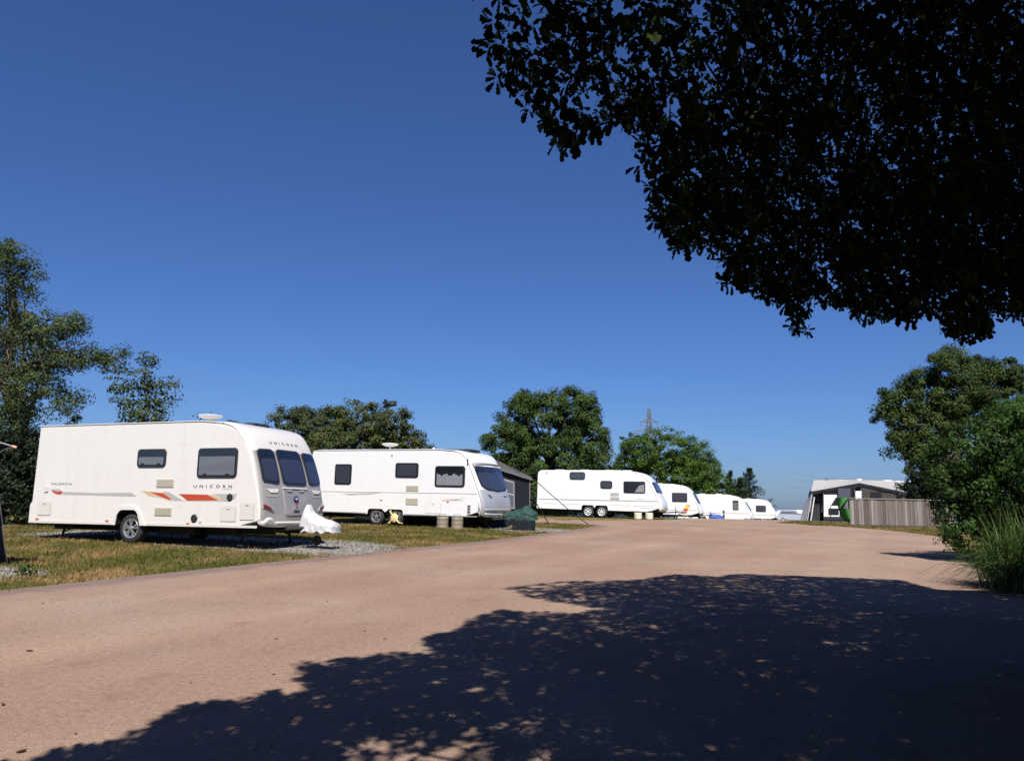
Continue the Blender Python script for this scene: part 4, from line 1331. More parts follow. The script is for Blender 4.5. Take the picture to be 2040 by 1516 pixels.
# tall airy tree at the left
c_l = px_clumps(31, [(-40, 560, 80, 90), (28, 510, 45, 50), (50, 560, 50, 45), (-30, 690, 110, 90), (60, 650, 62, 62), (120, 650, 55, 42), (95, 720, 75, 55), (30, 770, 80, 70), (110, 800, 58, 45), (-20, 850, 90, 60), (55, 860, 60, 50),
                     (150, 635, 30, 18), (-90, 620, 90, 120), (140, 715, 34, 30), (170, 705, 26, 30), (205, 712, 28, 20), (228, 722, 26, 40), (20, 940, 60, 60)], .9)
tree('tall_tree', 'tall airy olive-leaved tree rising behind the rear of the cream caravan', 'tree', foot(-19.6, 31.2), c_l, 50000, .125, LM_WILLOW, 101, .20, .42, 'trees behind the caravans', shell=(.25, 1.05), aspect=.42, tip_n=60, spread=1.15,
     trunk_top=at_depth(20, 560, 31))
c_s = px_clumps(27, [(292, 715, 26, 20), (290, 760, 45, 30), (320, 795, 40, 30), (260, 800, 40, 28), (290, 830, 60, 30), (345, 765, 18, 8), (240, 770, 30, 18), (290, 890, 60, 40)], 1)
tree('sapling', 'slender sparse sapling showing above the roof of the cream caravan', 'tree', foot(-12.6, 27), c_s, 4200, .115, LM_WILLOW, 102, .06, .25, 'trees behind the caravans', shell=(.2, 1.05), aspect=.5, tip_n=26, spread=1.1, trunk_top=at_depth(290, 730, 27))

def hedge(name, label, line, h, depth, n, leaf, m, seed, group=None):
    r = np.random.default_rng(seed)
    line = [np.array(p, float) for p in line]
    b = line[0]
    base = np.array(foot(b[0], b[1]))
    cl = []
    for a, c in zip(line, line[1:]):
        L = np.linalg.norm(c - a); k = max(2, int(L / (depth * .5)))
        for i in range(k + 1):
            p = a + (c - a) * i / k + r.normal(0, .12, 2)
            z = float(ground_z(p[0], p[1]))
            hh = h * r.uniform(.9, 1.08)
            cl.append((p[0], p[1], z + hh * .46, depth * .75, depth * .75, hh * .58))
    root = thing(name, label, 'hedge', tuple(base), 0, group)
    cl = np.array(cl); cl[:, :3] -= base
    P, N, T = crown_points(cl, n, .3, r, (.6, 1.02))
    sz = leaf * r.uniform(.7, 1.3, len(P))
    V, F = leaf_quads(P, N, sz, sz * .55, r)
    link('foliage', fast_mesh('foliage', V, F, m, T), root)
    return root
hedge('hedge', 'tall dark hedge behind the rear end of the cream caravan', [(-20, 24.5), (-12.5, 23.2), (-7.5, 22.6)], 2.9, 1.1, 95000, .11, LM_HEDGE, 103, 'hedges between the plots')

# bushes and trees along the back
tree('bush', 'broad rounded olive bush between the two nearest caravans', 'bush', foot(-9.6, 46), px_clumps(46, [(565, 850, 48, 40), (610, 852, 55, 42), (665, 850, 60, 46), (720, 842, 70, 48), (775, 850, 55, 48), (815, 880, 42, 38), (700, 900, 130, 60), (600, 920, 80, 60), (800, 930, 70, 60), (690, 965, 150, 40)]), 85000, .155, LM_BUSH, 104, .18, .42, 'trees behind the caravans', tip_n=30)
tree('broad_tree', 'large domed green tree behind the grey awning, centre of the row', 'tree', foot(3.6, 55), px_clumps(55, [(1085, 850, 75, 72), (1030, 835, 42, 45), (1140, 825, 55, 50), (1170, 870, 48, 55), (1015, 890, 58, 55), (1100, 925, 100, 70), (1180, 930, 45, 60), (1010, 945, 50, 50), (1075, 985, 100, 45), (1050, 800, 28, 26), (1165, 800, 24, 22)]), 120000, .165, LM_MID, 105, .3, .5, 'trees behind the caravans', tip_n=34)
tree('round_tree', 'bright green rounded tree below the electricity pylon', 'tree', foot(15.2, 82), px_clumps(82, [(1320, 905, 72, 50), (1275, 900, 48, 42), (1375, 910, 50, 42), (1255, 940, 42, 40), (1410, 945, 34, 36), (1330, 950, 105, 45), (1240, 970, 50, 36), (1400, 980, 60, 36), (1310, 995, 120, 36)]), 90000, .21, LM_BRIGHT, 106, .3, .55, 'trees behind the caravans', tip_n=26)
# spiky dark conifers
def conifer(label, base, h, rad, seed, n=9000):
    r = np.random.default_rng(seed)
    root = thing('conifer', label, 'tree', base, 0, 'trees behind the caravans')
    P = []; N = []
    tiers = int(h / .38)
    for i in range(tiers):
        z = .3 + (h - .35) * i / tiers
        R = rad * (1 - (z / h) ** 1.4) * r.uniform(.8, 1.15) + .12
        for b in range(max(5, int(13 * R / rad))):
            a = r.uniform(0, 2 * PI); L = R * r.uniform(.6, 1.15)
            k = int(n / tiers / 11)
            t = r.random(k) ** .7
            q = np.column_stack([np.cos(a) * L * t, np.sin(a) * L * t, z + L * t * .25 + r.normal(0, .08, k)]) + r.normal(0, .10, (k, 3))
            P.append(q); N.append(unit(r.normal(0, .6, (k, 3)) + [0, 0, 1]))
    P = np.concatenate(P); N = np.concatenate(N)
    sz = .26 * r.uniform(.6, 1.3, len(P))
    V, F = leaf_quads(P, N, sz, sz * .3, r)
    link('crown', fast_mesh('crown', V, F, LM_CON, np.clip(r.normal(.45, .25, len(P)), 0, 1)), root)
    A = Arr(); A.add(*tube_arrays([(0, 0, 0), (.02, 0, h * .5), (0, 0, h * .98)], [.16, .09, .015], 8))
    V, F, _ = A.get(); link('trunk', fast_mesh('trunk', V, F, M_BARK), root)
for (px, Y, topy, rad, sd, lb) in ((1492, 108, 930, 2.9, 7, 'thin-topped dark conifer at the right end of the tree row'), (1455, 104, 936, 2.6, 8, 'dark bushy conifer beside the bright green rounded tree'), (1474, 101, 950, 2.3, 9, 'squat dark conifer between two taller ones')):
    p = at_depth(px, topy, Y)
    gz = float(ground_z(0, Y))
    conifer(lb, (p[0], Y, gz), p[2] - gz, rad, sd, 16000)

hedge('hedge', 'low dark hedge behind the third caravan', [(-1.5, 50.8), (3, 50.6), (7.6, 50.2)], 1.35, .9, 12000, .16, LM_HEDGE, 110, 'hedges between the plots')
# trees at the right
tree('broad_tree', 'big dark leafy tree behind the wooden fence at the right', 'tree', foot(30.5, 56.0), px_clumps(56.5, [(1900, 770, 90, 75), (1840, 780, 60, 45), (1950, 760, 70, 55), (1800, 800, 48, 34), (1770, 822, 34, 16), (1790, 855, 45, 55), (1840, 870, 60, 80), (2000, 800, 70, 70), (1835, 920, 42, 45), (1900, 880, 100, 90), (2060, 830, 90, 110), (1880, 960, 50, 50), (1900, 712, 50, 20), (1990, 735, 40, 25), (1870, 1000, 45, 40), (1950, 980, 90, 70)], .6), 130000, .19, LM_RIGHT, 107, .4, .62, 'trees at the right of the road', tip_n=36, trunk_top=at_depth(1920, 840, 56))
tree('tall_shrub', 'dense deep-green shrub spilling over the right edge of the road', 'shrub', foot(10.35, 17.4), px_clumps(16.9, [(1960, 900, 80, 70), (2030, 870, 90, 85), (1890, 930, 45, 50), (1900, 985, 55, 60), (1990, 990, 90, 90), (1915, 1045, 38, 45), (1960, 1070, 70, 45), (2060, 1000, 110, 130), (2110, 900, 110, 120), (2020, 820, 45, 30), (1870, 955, 28, 30), (2110, 1060, 110, 100), (2010, 1050, 70, 70)]) + [(10.9, 14.2, 2.2, 1.5, 1.6, 2.0), (11.2, 11.6, 2.2, 1.4, 1.7, 2.1), (11.3, 9.0, 2.0, 1.3, 1.7, 1.9)], 90000, .105, LM_SHRUB, 108, .09, .28, 'trees at the right of the road', aspect=.36, tip_n=30, trunk_top=at_depth(1990, 960, 17))  # last three clumps added out of view to deepen the shade on the road
tree('bush', 'low dark bush filling the gap beside the awning behind the fence', 'bush', foot(26.0, 50), px_clumps(50, [(1830, 975, 38, 34), (1870, 960, 50, 45), (1800, 1000, 40, 34), (1850, 1015, 60, 34)]), 12000, .2, LM_HEDGE, 109, .1, .4, 'trees at the right of the road', tip_n=12)

# arching clump of reedy grass at the roadside
def reed_clump(base, n, seed):
    r = np.random.default_rng(seed)
    root = thing('ornamental_grass', 'arching clump of long reedy grass at the right roadside', 'plant', base)
    A = Arr()
    k = 7
    V = []; F = []; T = []
    s = np.linspace(0, 1, k)
    for i in range(n):
        a = r.uniform(0, 2 * PI); L = r.uniform(1.05, 1.9) * (1 if r.random() > .3 else .55)
        lean = r.uniform(.25, 1.25)
        p0 = np.array([r.normal(0, .22), r.normal(0, .22), 0])
        d = np.array([math.cos(a), math.sin(a)])
        hx = L * lean * .66 * s ** 1.2
        hz = L * (s * (1.0 - .2 * lean) - .66 * lean * s ** 2.4)
        pts = np.column_stack([p0[0] + d[0] * hx, p0[1] + d[1] * hx, p0[2] + hz])
        w = .0065 * (1 - s ** 2.2) + .0006
        side = np.array([-d[1], d[0], .25 * r.normal()])
        v = np.concatenate([pts + side * w[:, None], pts - side * w[:, None]])
        f = np.array([(j, j + 1, k + j + 1, k + j) for j in range(k - 1)])
        t = np.full(k - 1, np.clip(r.normal(.45, .22), 0, 1))
        A.add(v, f, t)
    V, F, T = A.get()
    V[:, 2] = np.maximum(V[:, 2], .01)
    link('blades', fast_mesh('blades', V, F, LM_GRASSY, T), root)
    return root
reed_clump(foot(8.0, 12.3), 2600, 5)
r2 = reed_clump(foot(9.2, 13.4), 1100, 6)
r2['label'] = 'second, half hidden clump of reedy grass behind the roadside one'
r2['group'] = 'reedy grass clumps'

# ------------------------------------------------------------------ overhanging oak
CAN = [(860, -800), (905, -60), (918, 2), (950, 0), (962, 16), (975, 70), (962, 112), (985, 165), (1015, 190), (1030, 236), (1046, 258), (1078, 235), (1100, 262), (1092, 296), (1120, 308), (1150, 280), (1165, 262), (1200, 268), (1222, 238),
       (1288, 262), (1272, 330), (1300, 360), (1302, 440), (1332, 478), (1352, 502), (1398, 492), (1442, 512), (1462, 540), (1432, 566), (1490, 574), (1545, 600), (1582, 606), (1575, 655), (1600, 676), (1614, 662), (1592, 640), (1600, 618), (1655, 592), (1672, 610), (1715, 636), (1775, 628), (1832, 640),
       (1880, 618), (1884, 655), (1912, 678), (1965, 662), (1990, 630), (2045, 628), (2150, 610), (2500, 660), (2500, -800)]
LIT = [(-3000, 1600), (60, 1530), (85, 1514), (165, 1495), (250, 1487), (262, 1470), (320, 1462), (316, 1445), (338, 1425), (380, 1407), (505, 1400), (530, 1384), (610, 1386), (628, 1372), (596, 1350), (602, 1322), (655, 1335), (670, 1318), (795, 1304), (880, 1310), (842, 1274), (925, 1254), (945, 1232), (1000, 1218),
       (1140, 1225), (1216, 1214), (1130, 1205), (1062, 1192), (1010, 1172), (1115, 1160), (1250, 1158), (1300, 1152), (1345, 1146), (1440, 1150), (1470, 1144), (1570, 1148), (1770, 1156), (1962, 1162), (2045, 1170), (2600, 1180), (2600, 900), (-3000, 900)]
SH = np.array([SUN_DIR[0], SUN_DIR[1]]) / SUN_DIR[2]       # horizontal run of the sun ray per metre of height

M_OAKBARK = mat('dark_oak_bark', (.022, .018, .014), .95, bump=(14, .8, .03))
def oak():
    r = np.random.default_rng(42)
    tr = np.array([8.2, -3.2]); base = np.array(foot(*tr))
    root = thing('oak_tree', 'dark spreading oak overhanging the road from the upper right', 'tree', tuple(base))
    # candidate twig ends, gathered in sprays
    nc = 19000
    cx = r.uniform(-5.0, 15.0, nc); cy = r.uniform(-9.0, 12.5, nc)
    e = ((cx - 6.0) / 9.5) ** 2 + ((cy - 1.5) / 10.8) ** 2
    lo = 2.75 + .5 * np.sin(cx * .9 + 1) * np.sin(cy * .8) + np.where(cy < 3, .9, 0) - np.where(cx > 8.5, 1.8, 0) - np.where(cy < -4.0, 2.3, 0)  # crown lowered out of view behind and at right to cut sky light
    hi = 4.2 + 5.2 * np.sqrt(np.clip(1 - e, 0, 1))
    cz = lo + (hi - lo) * r.random(nc) ** 1.25
    # boughs: thicker towards the trunk, looser at the rim, with windows between the sprays
    lump = np.sin(cx * 2.1 + 1.3 * np.sin(cy * 1.1)) * np.sin(cy * 1.9 + 1.1 * np.sin(cz * 1.7)) * np.sin(cz * 2.3 + cx * .6)
    dens = np.clip(.62 + .085 * (cx - 1.0), .6, 1.0) * np.where(lump < -.22, .35, 1.0)
    dens = np.where((cy > 3) & (cx > 2.0) & (cz > 5.2), .90, dens)
    dens = np.where((cy < 3.2) & (cx < 4), np.maximum(dens, .80), dens)
    dens = np.where(cy > 3.2, dens * np.where(cx < 2.5, .98, .80), dens)
    ok = (e < 1) & (np.hypot(cx, cy) > 1.2) & (r.random(nc) < dens)
    Cc = np.column_stack([cx, cy, cz])[ok]
    def allowed(P, grow=0.0):
        px, py, z = project(P)
        inview = (z > .2) & (px > -60) & (px < PW + 60) & (py > -120) & (py < PH + 60)
        okc = inside(CAN, px, py)
        good = ~inview | okc
        # where its shadow falls
        t = P[:, 2].copy()
        for _ in range(4):
            gx, gy = P[:, 0] - SH[0] * t, P[:, 1] - SH[1] * t
            t = P[:, 2] - ground_z(gx, gy)
        sx, sy, sz = project(np.column_stack([gx, gy, P[:, 2] - t]))
        bad = (sz > .3) & inside(LIT, sx, sy)
        good &= ~bad
        # the reeds and the shrub by the road stand in the sun above knee height
        t1 = t - 1.0
        hx_, hy_ = P[:, 0] - SH[0] * t1, P[:, 1] - SH[1] * t1
        good &= ~((hx_ > 6.6) & (hx_ < 12.5) & (hy_ > 11.4) & (hy_ < 19) & (t1 > 0))
        # nothing close in front of the lens
        good &= ~((z > 0) & (np.linalg.norm(P - [0, 0, CAMZ], axis=1) < 2.2))
        return good
    # sprays round each centre
    per = 17
    off = r.normal(0, 1, (len(Cc), per, 3)) * np.array([.34, .34, .24])
    S = (Cc[:, None, :] + off).reshape(-1, 3)
    S = S[allowed(S)]
    px, py, z = project(S)
    # a little more room where the sky glints through the middle of the crown
    print('sprays', len(S))
    # rosettes of lobed leaves
    seen = (z > 0) & (px > -250) & (px < PW + 250) & (py > -250) & (py < PH)
    # a lobed oak leaf: half widths along the midrib
    ax_ = np.array([0, .20, .33, .44, .57, .68, .82, .92, 1.0])
    hw_ = np.array([.012, .06, .15, .105, .215, .15, .225, .15, 0])
    m_ = len(ax_)
    xs = np.concatenate([ax_, ax_[1:-1]]); ys = np.concatenate([hw_, -hw_[1:-1]])
    up_ = lambda i: i
    dn_ = lambda i: 0 if i == 0 else (m_ - 1 if i == m_ - 1 else m_ + i - 1)
    tris = []
    for i in range(m_ - 1):
        a_, b_, c_, d_ = up_(i), up_(i + 1), dn_(i + 1), dn_(i)
        for tq in ((a_, b_, c_), (a_, c_, d_)):
            if len(set(tq)) == 3: tris.append(tq)
    tris = np.array(tris)
    A = Arr()
    for mask, nl, big in ((seen, 8, 1.0), (~seen & (r.random(len(S)) < .93), 8, 1.3)):
        Q = S[mask]
        n = len(Q)
        if n == 0: continue
        axis = unit(Q - (base + [0, 0, 4.5]) + r.normal(0, 2.2, (n, 3)) - np.array([0, 0, 1.2]))
        for k in range(nl):
            a = 2 * PI * (k + r.uniform(-.3, .3, n)) / nl
            u = unit(np.cross(axis, np.broadcast_to(np.array([.31, .2, .93]), axis.shape)))
            v = np.cross(axis, u)
            d = unit(u * np.cos(a)[:, None] + v * np.sin(a)[:, None] + axis * r.uniform(.0, .9, n)[:, None])
            nr = unit(r.normal(0, .45, (n, 3)) + axis * .4 + [0, 0, .8])
            s = unit(np.cross(d, nr)); nr = np.cross(s, d)
            L = r.uniform(.055, .102, n) * big
            o = Q + axis * r.uniform(-.03, .02, n)[:, None] + d * (.012 * big)
            if big == 1.0:
                m = len(xs)
                V = o[:, None, :] + d[:, None, :] * (xs[None, :, None] * L[:, None, None]) + s[:, None, :] * (ys[None, :, None] * L[:, None, None]) \
                    + nr[:, None, :] * ((np.abs(ys)[None, :, None] * .3 - xs[None, :, None] ** 2 * .12) * L[:, None, None])
                F = (np.arange(n)[:, None, None] * m + tris[None]).reshape(-1, 3)
                A.add(V.reshape(-1, 3), F, np.repeat(np.clip(r.normal(.4, .2, n), 0, 1), len(tris)))
            else:
                V = np.stack([o, o + d * L[:, None] * .65 + s * L[:, None] * .26, o + d * L[:, None], o + d * L[:, None] * .65 - s * L[:, None] * .26], 1)
                q4 = np.arange(n * 4).reshape(n, 4)
                F = np.concatenate([q4[:, [0, 1, 2]], q4[:, [0, 2, 3]]])
                tt = np.clip(r.normal(.4, .2, n), 0, 1)
                A.add(V.reshape(-1, 3), F, np.concatenate([tt, tt]))
    V, F, T = A.get()
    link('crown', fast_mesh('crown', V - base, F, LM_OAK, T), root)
    # limbs and twigs
    B = Arr()
    top = np.array([8.0, -2.6, 6.5])
    k = 8; s = np.linspace(0, 1, k)[:, None]
    B.add(*tube_arrays(base + (top - base) * s + r.normal(0, .05, (k, 3)) * (s * (1 - s) * 4), np.linspace(.48, .26, k), 14))
    V, F, _ = B.get()
    link('trunk', fast_mesh('trunk', V - base, F, M_BARK, smooth=True), root)
    B = Arr()
    okC = Cc[allowed(Cc)]
    mains = okC[r.choice(len(okC), 34, replace=False)]
    nodes = [np.array([8.1, -2.9, z_]) for z_ in (4.2, 5.0, 5.8, 6.4)]
    paths = []
    for t in sorted(mains, key=lambda q: np.linalg.norm(q[:2] - tr)):
        N_ = np.array(nodes)
        j = np.argmin(np.linalg.norm(N_ - t, axis=1) + .25 * np.linalg.norm(N_[:, :2] - tr, axis=1))
        st = N_[j]
        L = np.linalg.norm(t - st); kk = max(5, int(L / .35))
        ss = np.linspace(0, 1, kk)[:, None]
        mid = st + (t - st) * ss
        mid[:, 2] += np.sin(ss[:, 0] * PI) * L * .05
        wob = r.normal(0, .16, (kk, 3)); wob = (wob + np.roll(wob, 1, 0) + np.roll(wob, -1, 0)) / 1.6
        mid[1:-1] += wob[1:-1]
        r0 = .02 + .008 * L * (.5 + .5 * (np.linalg.norm(st[:2] - tr) < 3))
        if allowed(mid).mean() > .9:
            B.add(*tube_arrays(mid, np.linspace(r0, .012, kk), 7))
            nodes += list(mid[2:])
    N_ = np.array(nodes)
    for c in okC[::2]:
        j = np.argmin(np.linalg.norm(N_ - c, axis=1))
        st = N_[j]; L = np.linalg.norm(c - st)
        if L > 3.2 or L < .1: continue
        kk = 6; ss = np.linspace(0, 1, kk)[:, None]
        mid = st + (c - st) * ss; mid[1:-1] += r.normal(0, .04 * L, (kk - 2, 3))
        if allowed(mid).all():
            B.add(*tube_arrays(mid, np.linspace(.012, .004, kk), 4))
    V, F, _ = B.get()
    link('branches', fast_mesh('branches', V - base, F, M_OAKBARK, smooth=True), root)
    print('oak faces', len(T))
oak()

# ------------------------------------------------------------------ verge grass blades
def blades(name, label, n, area, seed, hmin=.025, hmax=.075, wdt=.006):
    r = np.random.default_rng(seed)
    P = np.array(area); lo, hi = P.min(0), P.max(0)
    x = r.uniform(lo[0], hi[0], n); y = lo[1] + (hi[1] - lo[1]) * r.random(n) ** 1.6
    ok = inside(P, x, y)
    rd = np.array([v[:2] for v in edge_left + side_road + far_edge + edge_right])
    tuft = .06 + .12 * np.clip(np.sin(x * 3.1 + 2 * np.sin(y * 2.3)) * np.sin(y * 4.3 + x), 0, 1)
    nx_, ny_ = x + r.normal(0, 1, n) * tuft, y + r.normal(0, 1, n) * tuft
    ok &= ~inside(rd, nx_, ny_)
    for pts in pad_outlines:
        ok &= ~(inside(pts, x + r.normal(0, .22, n), y + r.normal(0, .22, n)) & (r.random(n) < .90))
    x, y = x[ok], y[ok]; n = len(x)
    z = ground_z(x, y)
    patch = .6 + .4 * np.sin(x * 1.7 + 2 * np.sin(y * .9)) * np.sin(y * 1.3 + 1.5 * np.sin(x * .7))
    h = r.uniform(hmin, hmax, n) * (.65 + .6 * patch) * np.where(r.random(n) < .02, 2.0, 1)
    a = r.uniform(0, 2 * PI, n)
    w = wdt * (1 + .05 * np.maximum(0, y - 10)) * r.uniform(.7, 1.3, n)
    lx, ly = r.normal(0, .6, n) * h, r.normal(0, .6, n) * h
    b = np.column_stack([x, y, z])
    dv = np.column_stack([np.cos(a) * w, np.sin(a) * w, np.zeros(n)])
    V = np.stack([b - dv, b + dv, b + np.column_stack([lx, ly, h])], 1).reshape(-1, 3)
    o = link(name, fast_mesh(name, V, np.arange(n * 3).reshape(n, 3), M_GRASS))
    return tag(o, label, 'grass', kind='stuff')
pad_outlines = [[(v.co.x, v.co.y) for v in p.data.vertices][:0] or None for p in pads]
pad_outlines = [np.array(q) for q in (
    [frame_pt(P1, x, y) for x, y in ((-4.2, -.55), (1.8, -.95), (3.6, -1.12), (4.9, -1.18), (5.5, -.6), (5.2, 1.5), (3.5, 2.4), (-4.6, 2.1))],
    [frame_pt(P2, x, y) for x, y in ((-3.5, -.4), (3.0, -.3), (4.8, -1.2), (5.9, -1.0), (6.6, .3), (5.6, 1.8), (-3.5, 2.0))],
    [tuple(G(*p)[:2]) for p in ((-60, 1158), (30, 1152), (85, 1147), (100, 1138), (40, 1131), (-80, 1128))])]
blades('grass', 'short parched grass of the verge beside the caravans', 420000, [(-13, 8), (-6.9, 8.2), (1, 20), (4, 28), (3, 38), (-10, 38), (-16, 26)], 31)
vr = [tuple(G(*p)[:2]) for p in ((1545, 1040.5), (1868, 1070), (1872, 1049), (1560, 1037))]
blades('grass', 'strip of dry grass below the wooden fence', 30000, vr, 32, wdt=.008)
far_v = [tuple(G(*p)[:2]) for p in ((1100, 1042), (1340, 1037.5), (1345, 1030), (1100, 1031))]
blades('grass', 'dry grass in front of the caravan with the small high window', 30000, far_v, 33, wdt=.008)

# ------------------------------------------------------------------ awnings
M_NAVY = mat('navy_awning_canvas', (.020, .028, .062), .8, spec=.08, bump=(25, .2, .01), vary=.2)
M_NAVY2 = mat('dark_navy_mud_wall', (.007, .010, .022), .8)
M_PIPE = mat('white_piping', (.7, .7, .7), .5)
M_GREYC = mat('grey_awning_roof', (.11, .112, .122), .85, spec=.08, bump=(20, .3, .02), vary=.12)
M_CHAR = mat('charcoal_awning_wall', (.019, .021, .028), .85, spec=.08, bump=(20, .2, .02), vary=.15)
M_CLEAR = mat('clear_awning_window', (.10, .105, .12), .12, spec=.6)
M_BEIGE = mat('pale_awning_cloth', (.30, .29, .285), .85, bump=(12, .2, .02))
M_POLE = mat('dark_guy_strap', (.02, .02, .022), .7)

def sheet(mb, pts, t=.006):
    """a cloth panel given by four corners, slightly sagging"""
    a, b, c, d = [Vector(p) for p in pts]
    n = (b - a).cross(d - a).normalized()
    k = 8
    g = []
    for i in range(k + 1):
        row = []
        for j in range(k + 1):
            u, v = i / k, j / k
            p = (a * (1 - u) + b * u) * (1 - v) + (d * (1 - u) + c * u) * v
            p = p - n * .03 * math.sin(PI * u) * math.sin(PI * v) + n * .008 * math.sin(u * 14 + v * 5)
            row.append((mb.b.verts.new(p + n * t / 2), mb.b.verts.new(p - n * t / 2)))
        g.append(row)
    for i in range(k):
        for j in range(k):
            for s in (0, 1):
                mb.face([g[i][j][s], g[i + 1][j][s], g[i + 1][j + 1][s], g[i][j + 1][s]])
    for i in range(k):
        for A, B in ((g[i][0], g[i + 1][0]), (g[i][k], g[i + 1][k]), (g[0][i], g[0][i + 1]), (g[k][i], g[k][i + 1])):
            mb.face([A[0], B[0], B[1], A[1]])

# the navy awning cut by the left edge of the photograph (its own frame: x along the row of plots, y away)
def navy_awning():
    A0 = G(13, 1124)
    root = thing('awning', 'navy blue caravan awning with white piping at the far left', 'awning', tuple(A0), -.35)
    # local: +x = towards the nose side, +y = away from the camera
    rotm = Matrix.Rotation(.35, 3, 'Z')
    Lc = lambda px, py, Y: rotm @ (Vector(at_depth(px, py, Y)) - Vector(A0))
    fr_f, fr_n = Vector((0, 0, .03)), Vector((0, -2.6, -.02))
    ef, en = Lc(-13, 906, 12.1), Lc(-370, 800, 9.6)
    mb = MB(); sheet(mb, [fr_n + (ef - fr_n) * 0, fr_f, fr_f + (ef - fr_f) * .36, fr_n + (en - fr_n) * .30]); mb.build('mud_wall', M_NAVY2, root)
    mb = MB(); sheet(mb, [fr_n + (en - fr_n) * .30, fr_f + (ef - fr_f) * .36, ef, en]); mb.build('side_wall', M_NAVY, root)
    back = Vector((-4.5, .1, 0))
    mb = MB(); sheet(mb, [fr_f, fr_f + back, ef + back, ef]); mb.build('front_wall', M_NAVY, root)
    mb = MB()
    tip = Lc(25, 889, 12.2)
    enT = Lc(-370, 774, 9.6)
    sheet(mb, [enT, tip, tip + Vector((-4.9, 0, 0)), enT + Vector((-4.6, 0, .02))]); mb.build('roof', M_NAVY, root)
    mb = MB(); sheet(mb, [en, ef, tip, enT]); mb.build('valance', M_NAVY, root)
    mb = MB(); mb.tube([fr_f, fr_f + (ef - fr_f) * .5, ef], .012, 6); mb.tube([fr_f + Vector((0, 0, .02)), fr_n + Vector((0, 0, .02))], .012, 6)
    mb.tube([ef, ef.lerp(tip, .5) + Vector((0, 0, .01)), tip], .012, 6); mb.tube([enT, tip], .010, 6)
    mb.build('piping', M_PIPE, root, smooth=40)
    mb = MB(); mb.tube([tip, tip + Vector((.05, .03, -.02))], .022, 8); mb.build('pole_end', mat('orange_pole_cap', (.55, .22, .10), .5), root)
    mb = MB(); mb.tube([fr_f + Vector((-.04, 0, 0)), Vector((-.06, -.02, -.06))], .012, 6); mb.tube([fr_f, fr_f + Vector((.02, .04, -.1))], .01, 6); mb.build('ground_peg', M_STEEL, root)
navy_awning()

# grey awning on the far side of the second caravan
def grey_awning():
    root = thing('awning', 'grey-roofed charcoal awning behind the nose of the white caravan with lace curtain', 'awning', P2[:3], P2[3])
    w = 1.15
    x0, x1 = -1.0, 2.80
    rn, ff = (x1, w, 2.50), (3.68, 3.25, 1.86)
    rn0, ff0 = (x0, w, 2.52), (x0 - .5, 3.25, 1.86)
    g0 = .03
    mb = MB(); sheet(mb, [(x0, w, 2.52), rn, (3.64, 3.33, 1.84), ff0]); mb.build('roof', M_GREYC, root)
    mb = MB(); sheet(mb, [(2.98, w, 2.12), (3.68, 3.34, 1.73), (3.65, 3.34, 1.86), (2.88, w, 2.52)]); mb.build('valance', M_GREYC, root)
    mb = MB(); sheet(mb, [(3.0, w, g0), (3.60, 3.25, g0), (3.56, 3.25, 1.84), (2.85, w, 2.42)]); mb.build('side_wall', M_CHAR, root)
    mb = MB(); sheet(mb, [(3.60, 3.25, g0), (x0 - .5, 3.25, g0), ff0, (3.56, 3.25, 1.84)]); mb.build('front_wall', M_CHAR, root)
    def onwall(u, v, off):
        a = Vector((3.0, w, g0)).lerp(Vector((3.60, 3.25, g0)), u); b = Vector((2.85, w, 2.42)).lerp(Vector((3.56, 3.25, 1.84)), u)
        return a.lerp(b, v) + Vector((off, -off * .33, 0))
    wi = None
    mb = MB(); mb.prism([onwall(u, v, .035) for u, v in ((.12, .30), (.60, .30), (.60, .80), (.10, .78))], (1, -.33, 0), .012, .003); wi = mb.build('window', mat('mid_grey_trim', (.26, .26, .27), .6), root)
    mb = MB(); mb.prism([onwall(u, v, .049) for u, v in ((.155, .335), (.565, .335), (.565, .765), (.135, .75))], (1, -.33, 0), .006, .002); mb.build('pane', M_CLEAR, wi)
    mb = MB(); mb.prism([onwall(u, v, .049) for u, v in ((.155, .545), (.565, .545), (.565, .56), (.155, .56))], (1, -.33, 0), .012, .002); mb.build('glazing_bar', M_LGREYV, wi)
    mb = MB(); mb.tube([(3.64, 3.3, 1.86), (4.6, 5.6, .42), (4.98, 6.4, .02)], .015, 6); mb.build('guy_strap', M_POLE, root)
    mb = MB(); mb.tube([(3.78, 3.3, 1.0), (4.05, 4.2, .06)], .018, 6); mb.build('guy_strap', M_POLE, root)
    mb = MB(); mb.tube([(3.61, 3.28, .0), (3.58, 3.28, 1.84)], .016, 6); mb.build('pole', M_STEEL, root)
grey_awning()

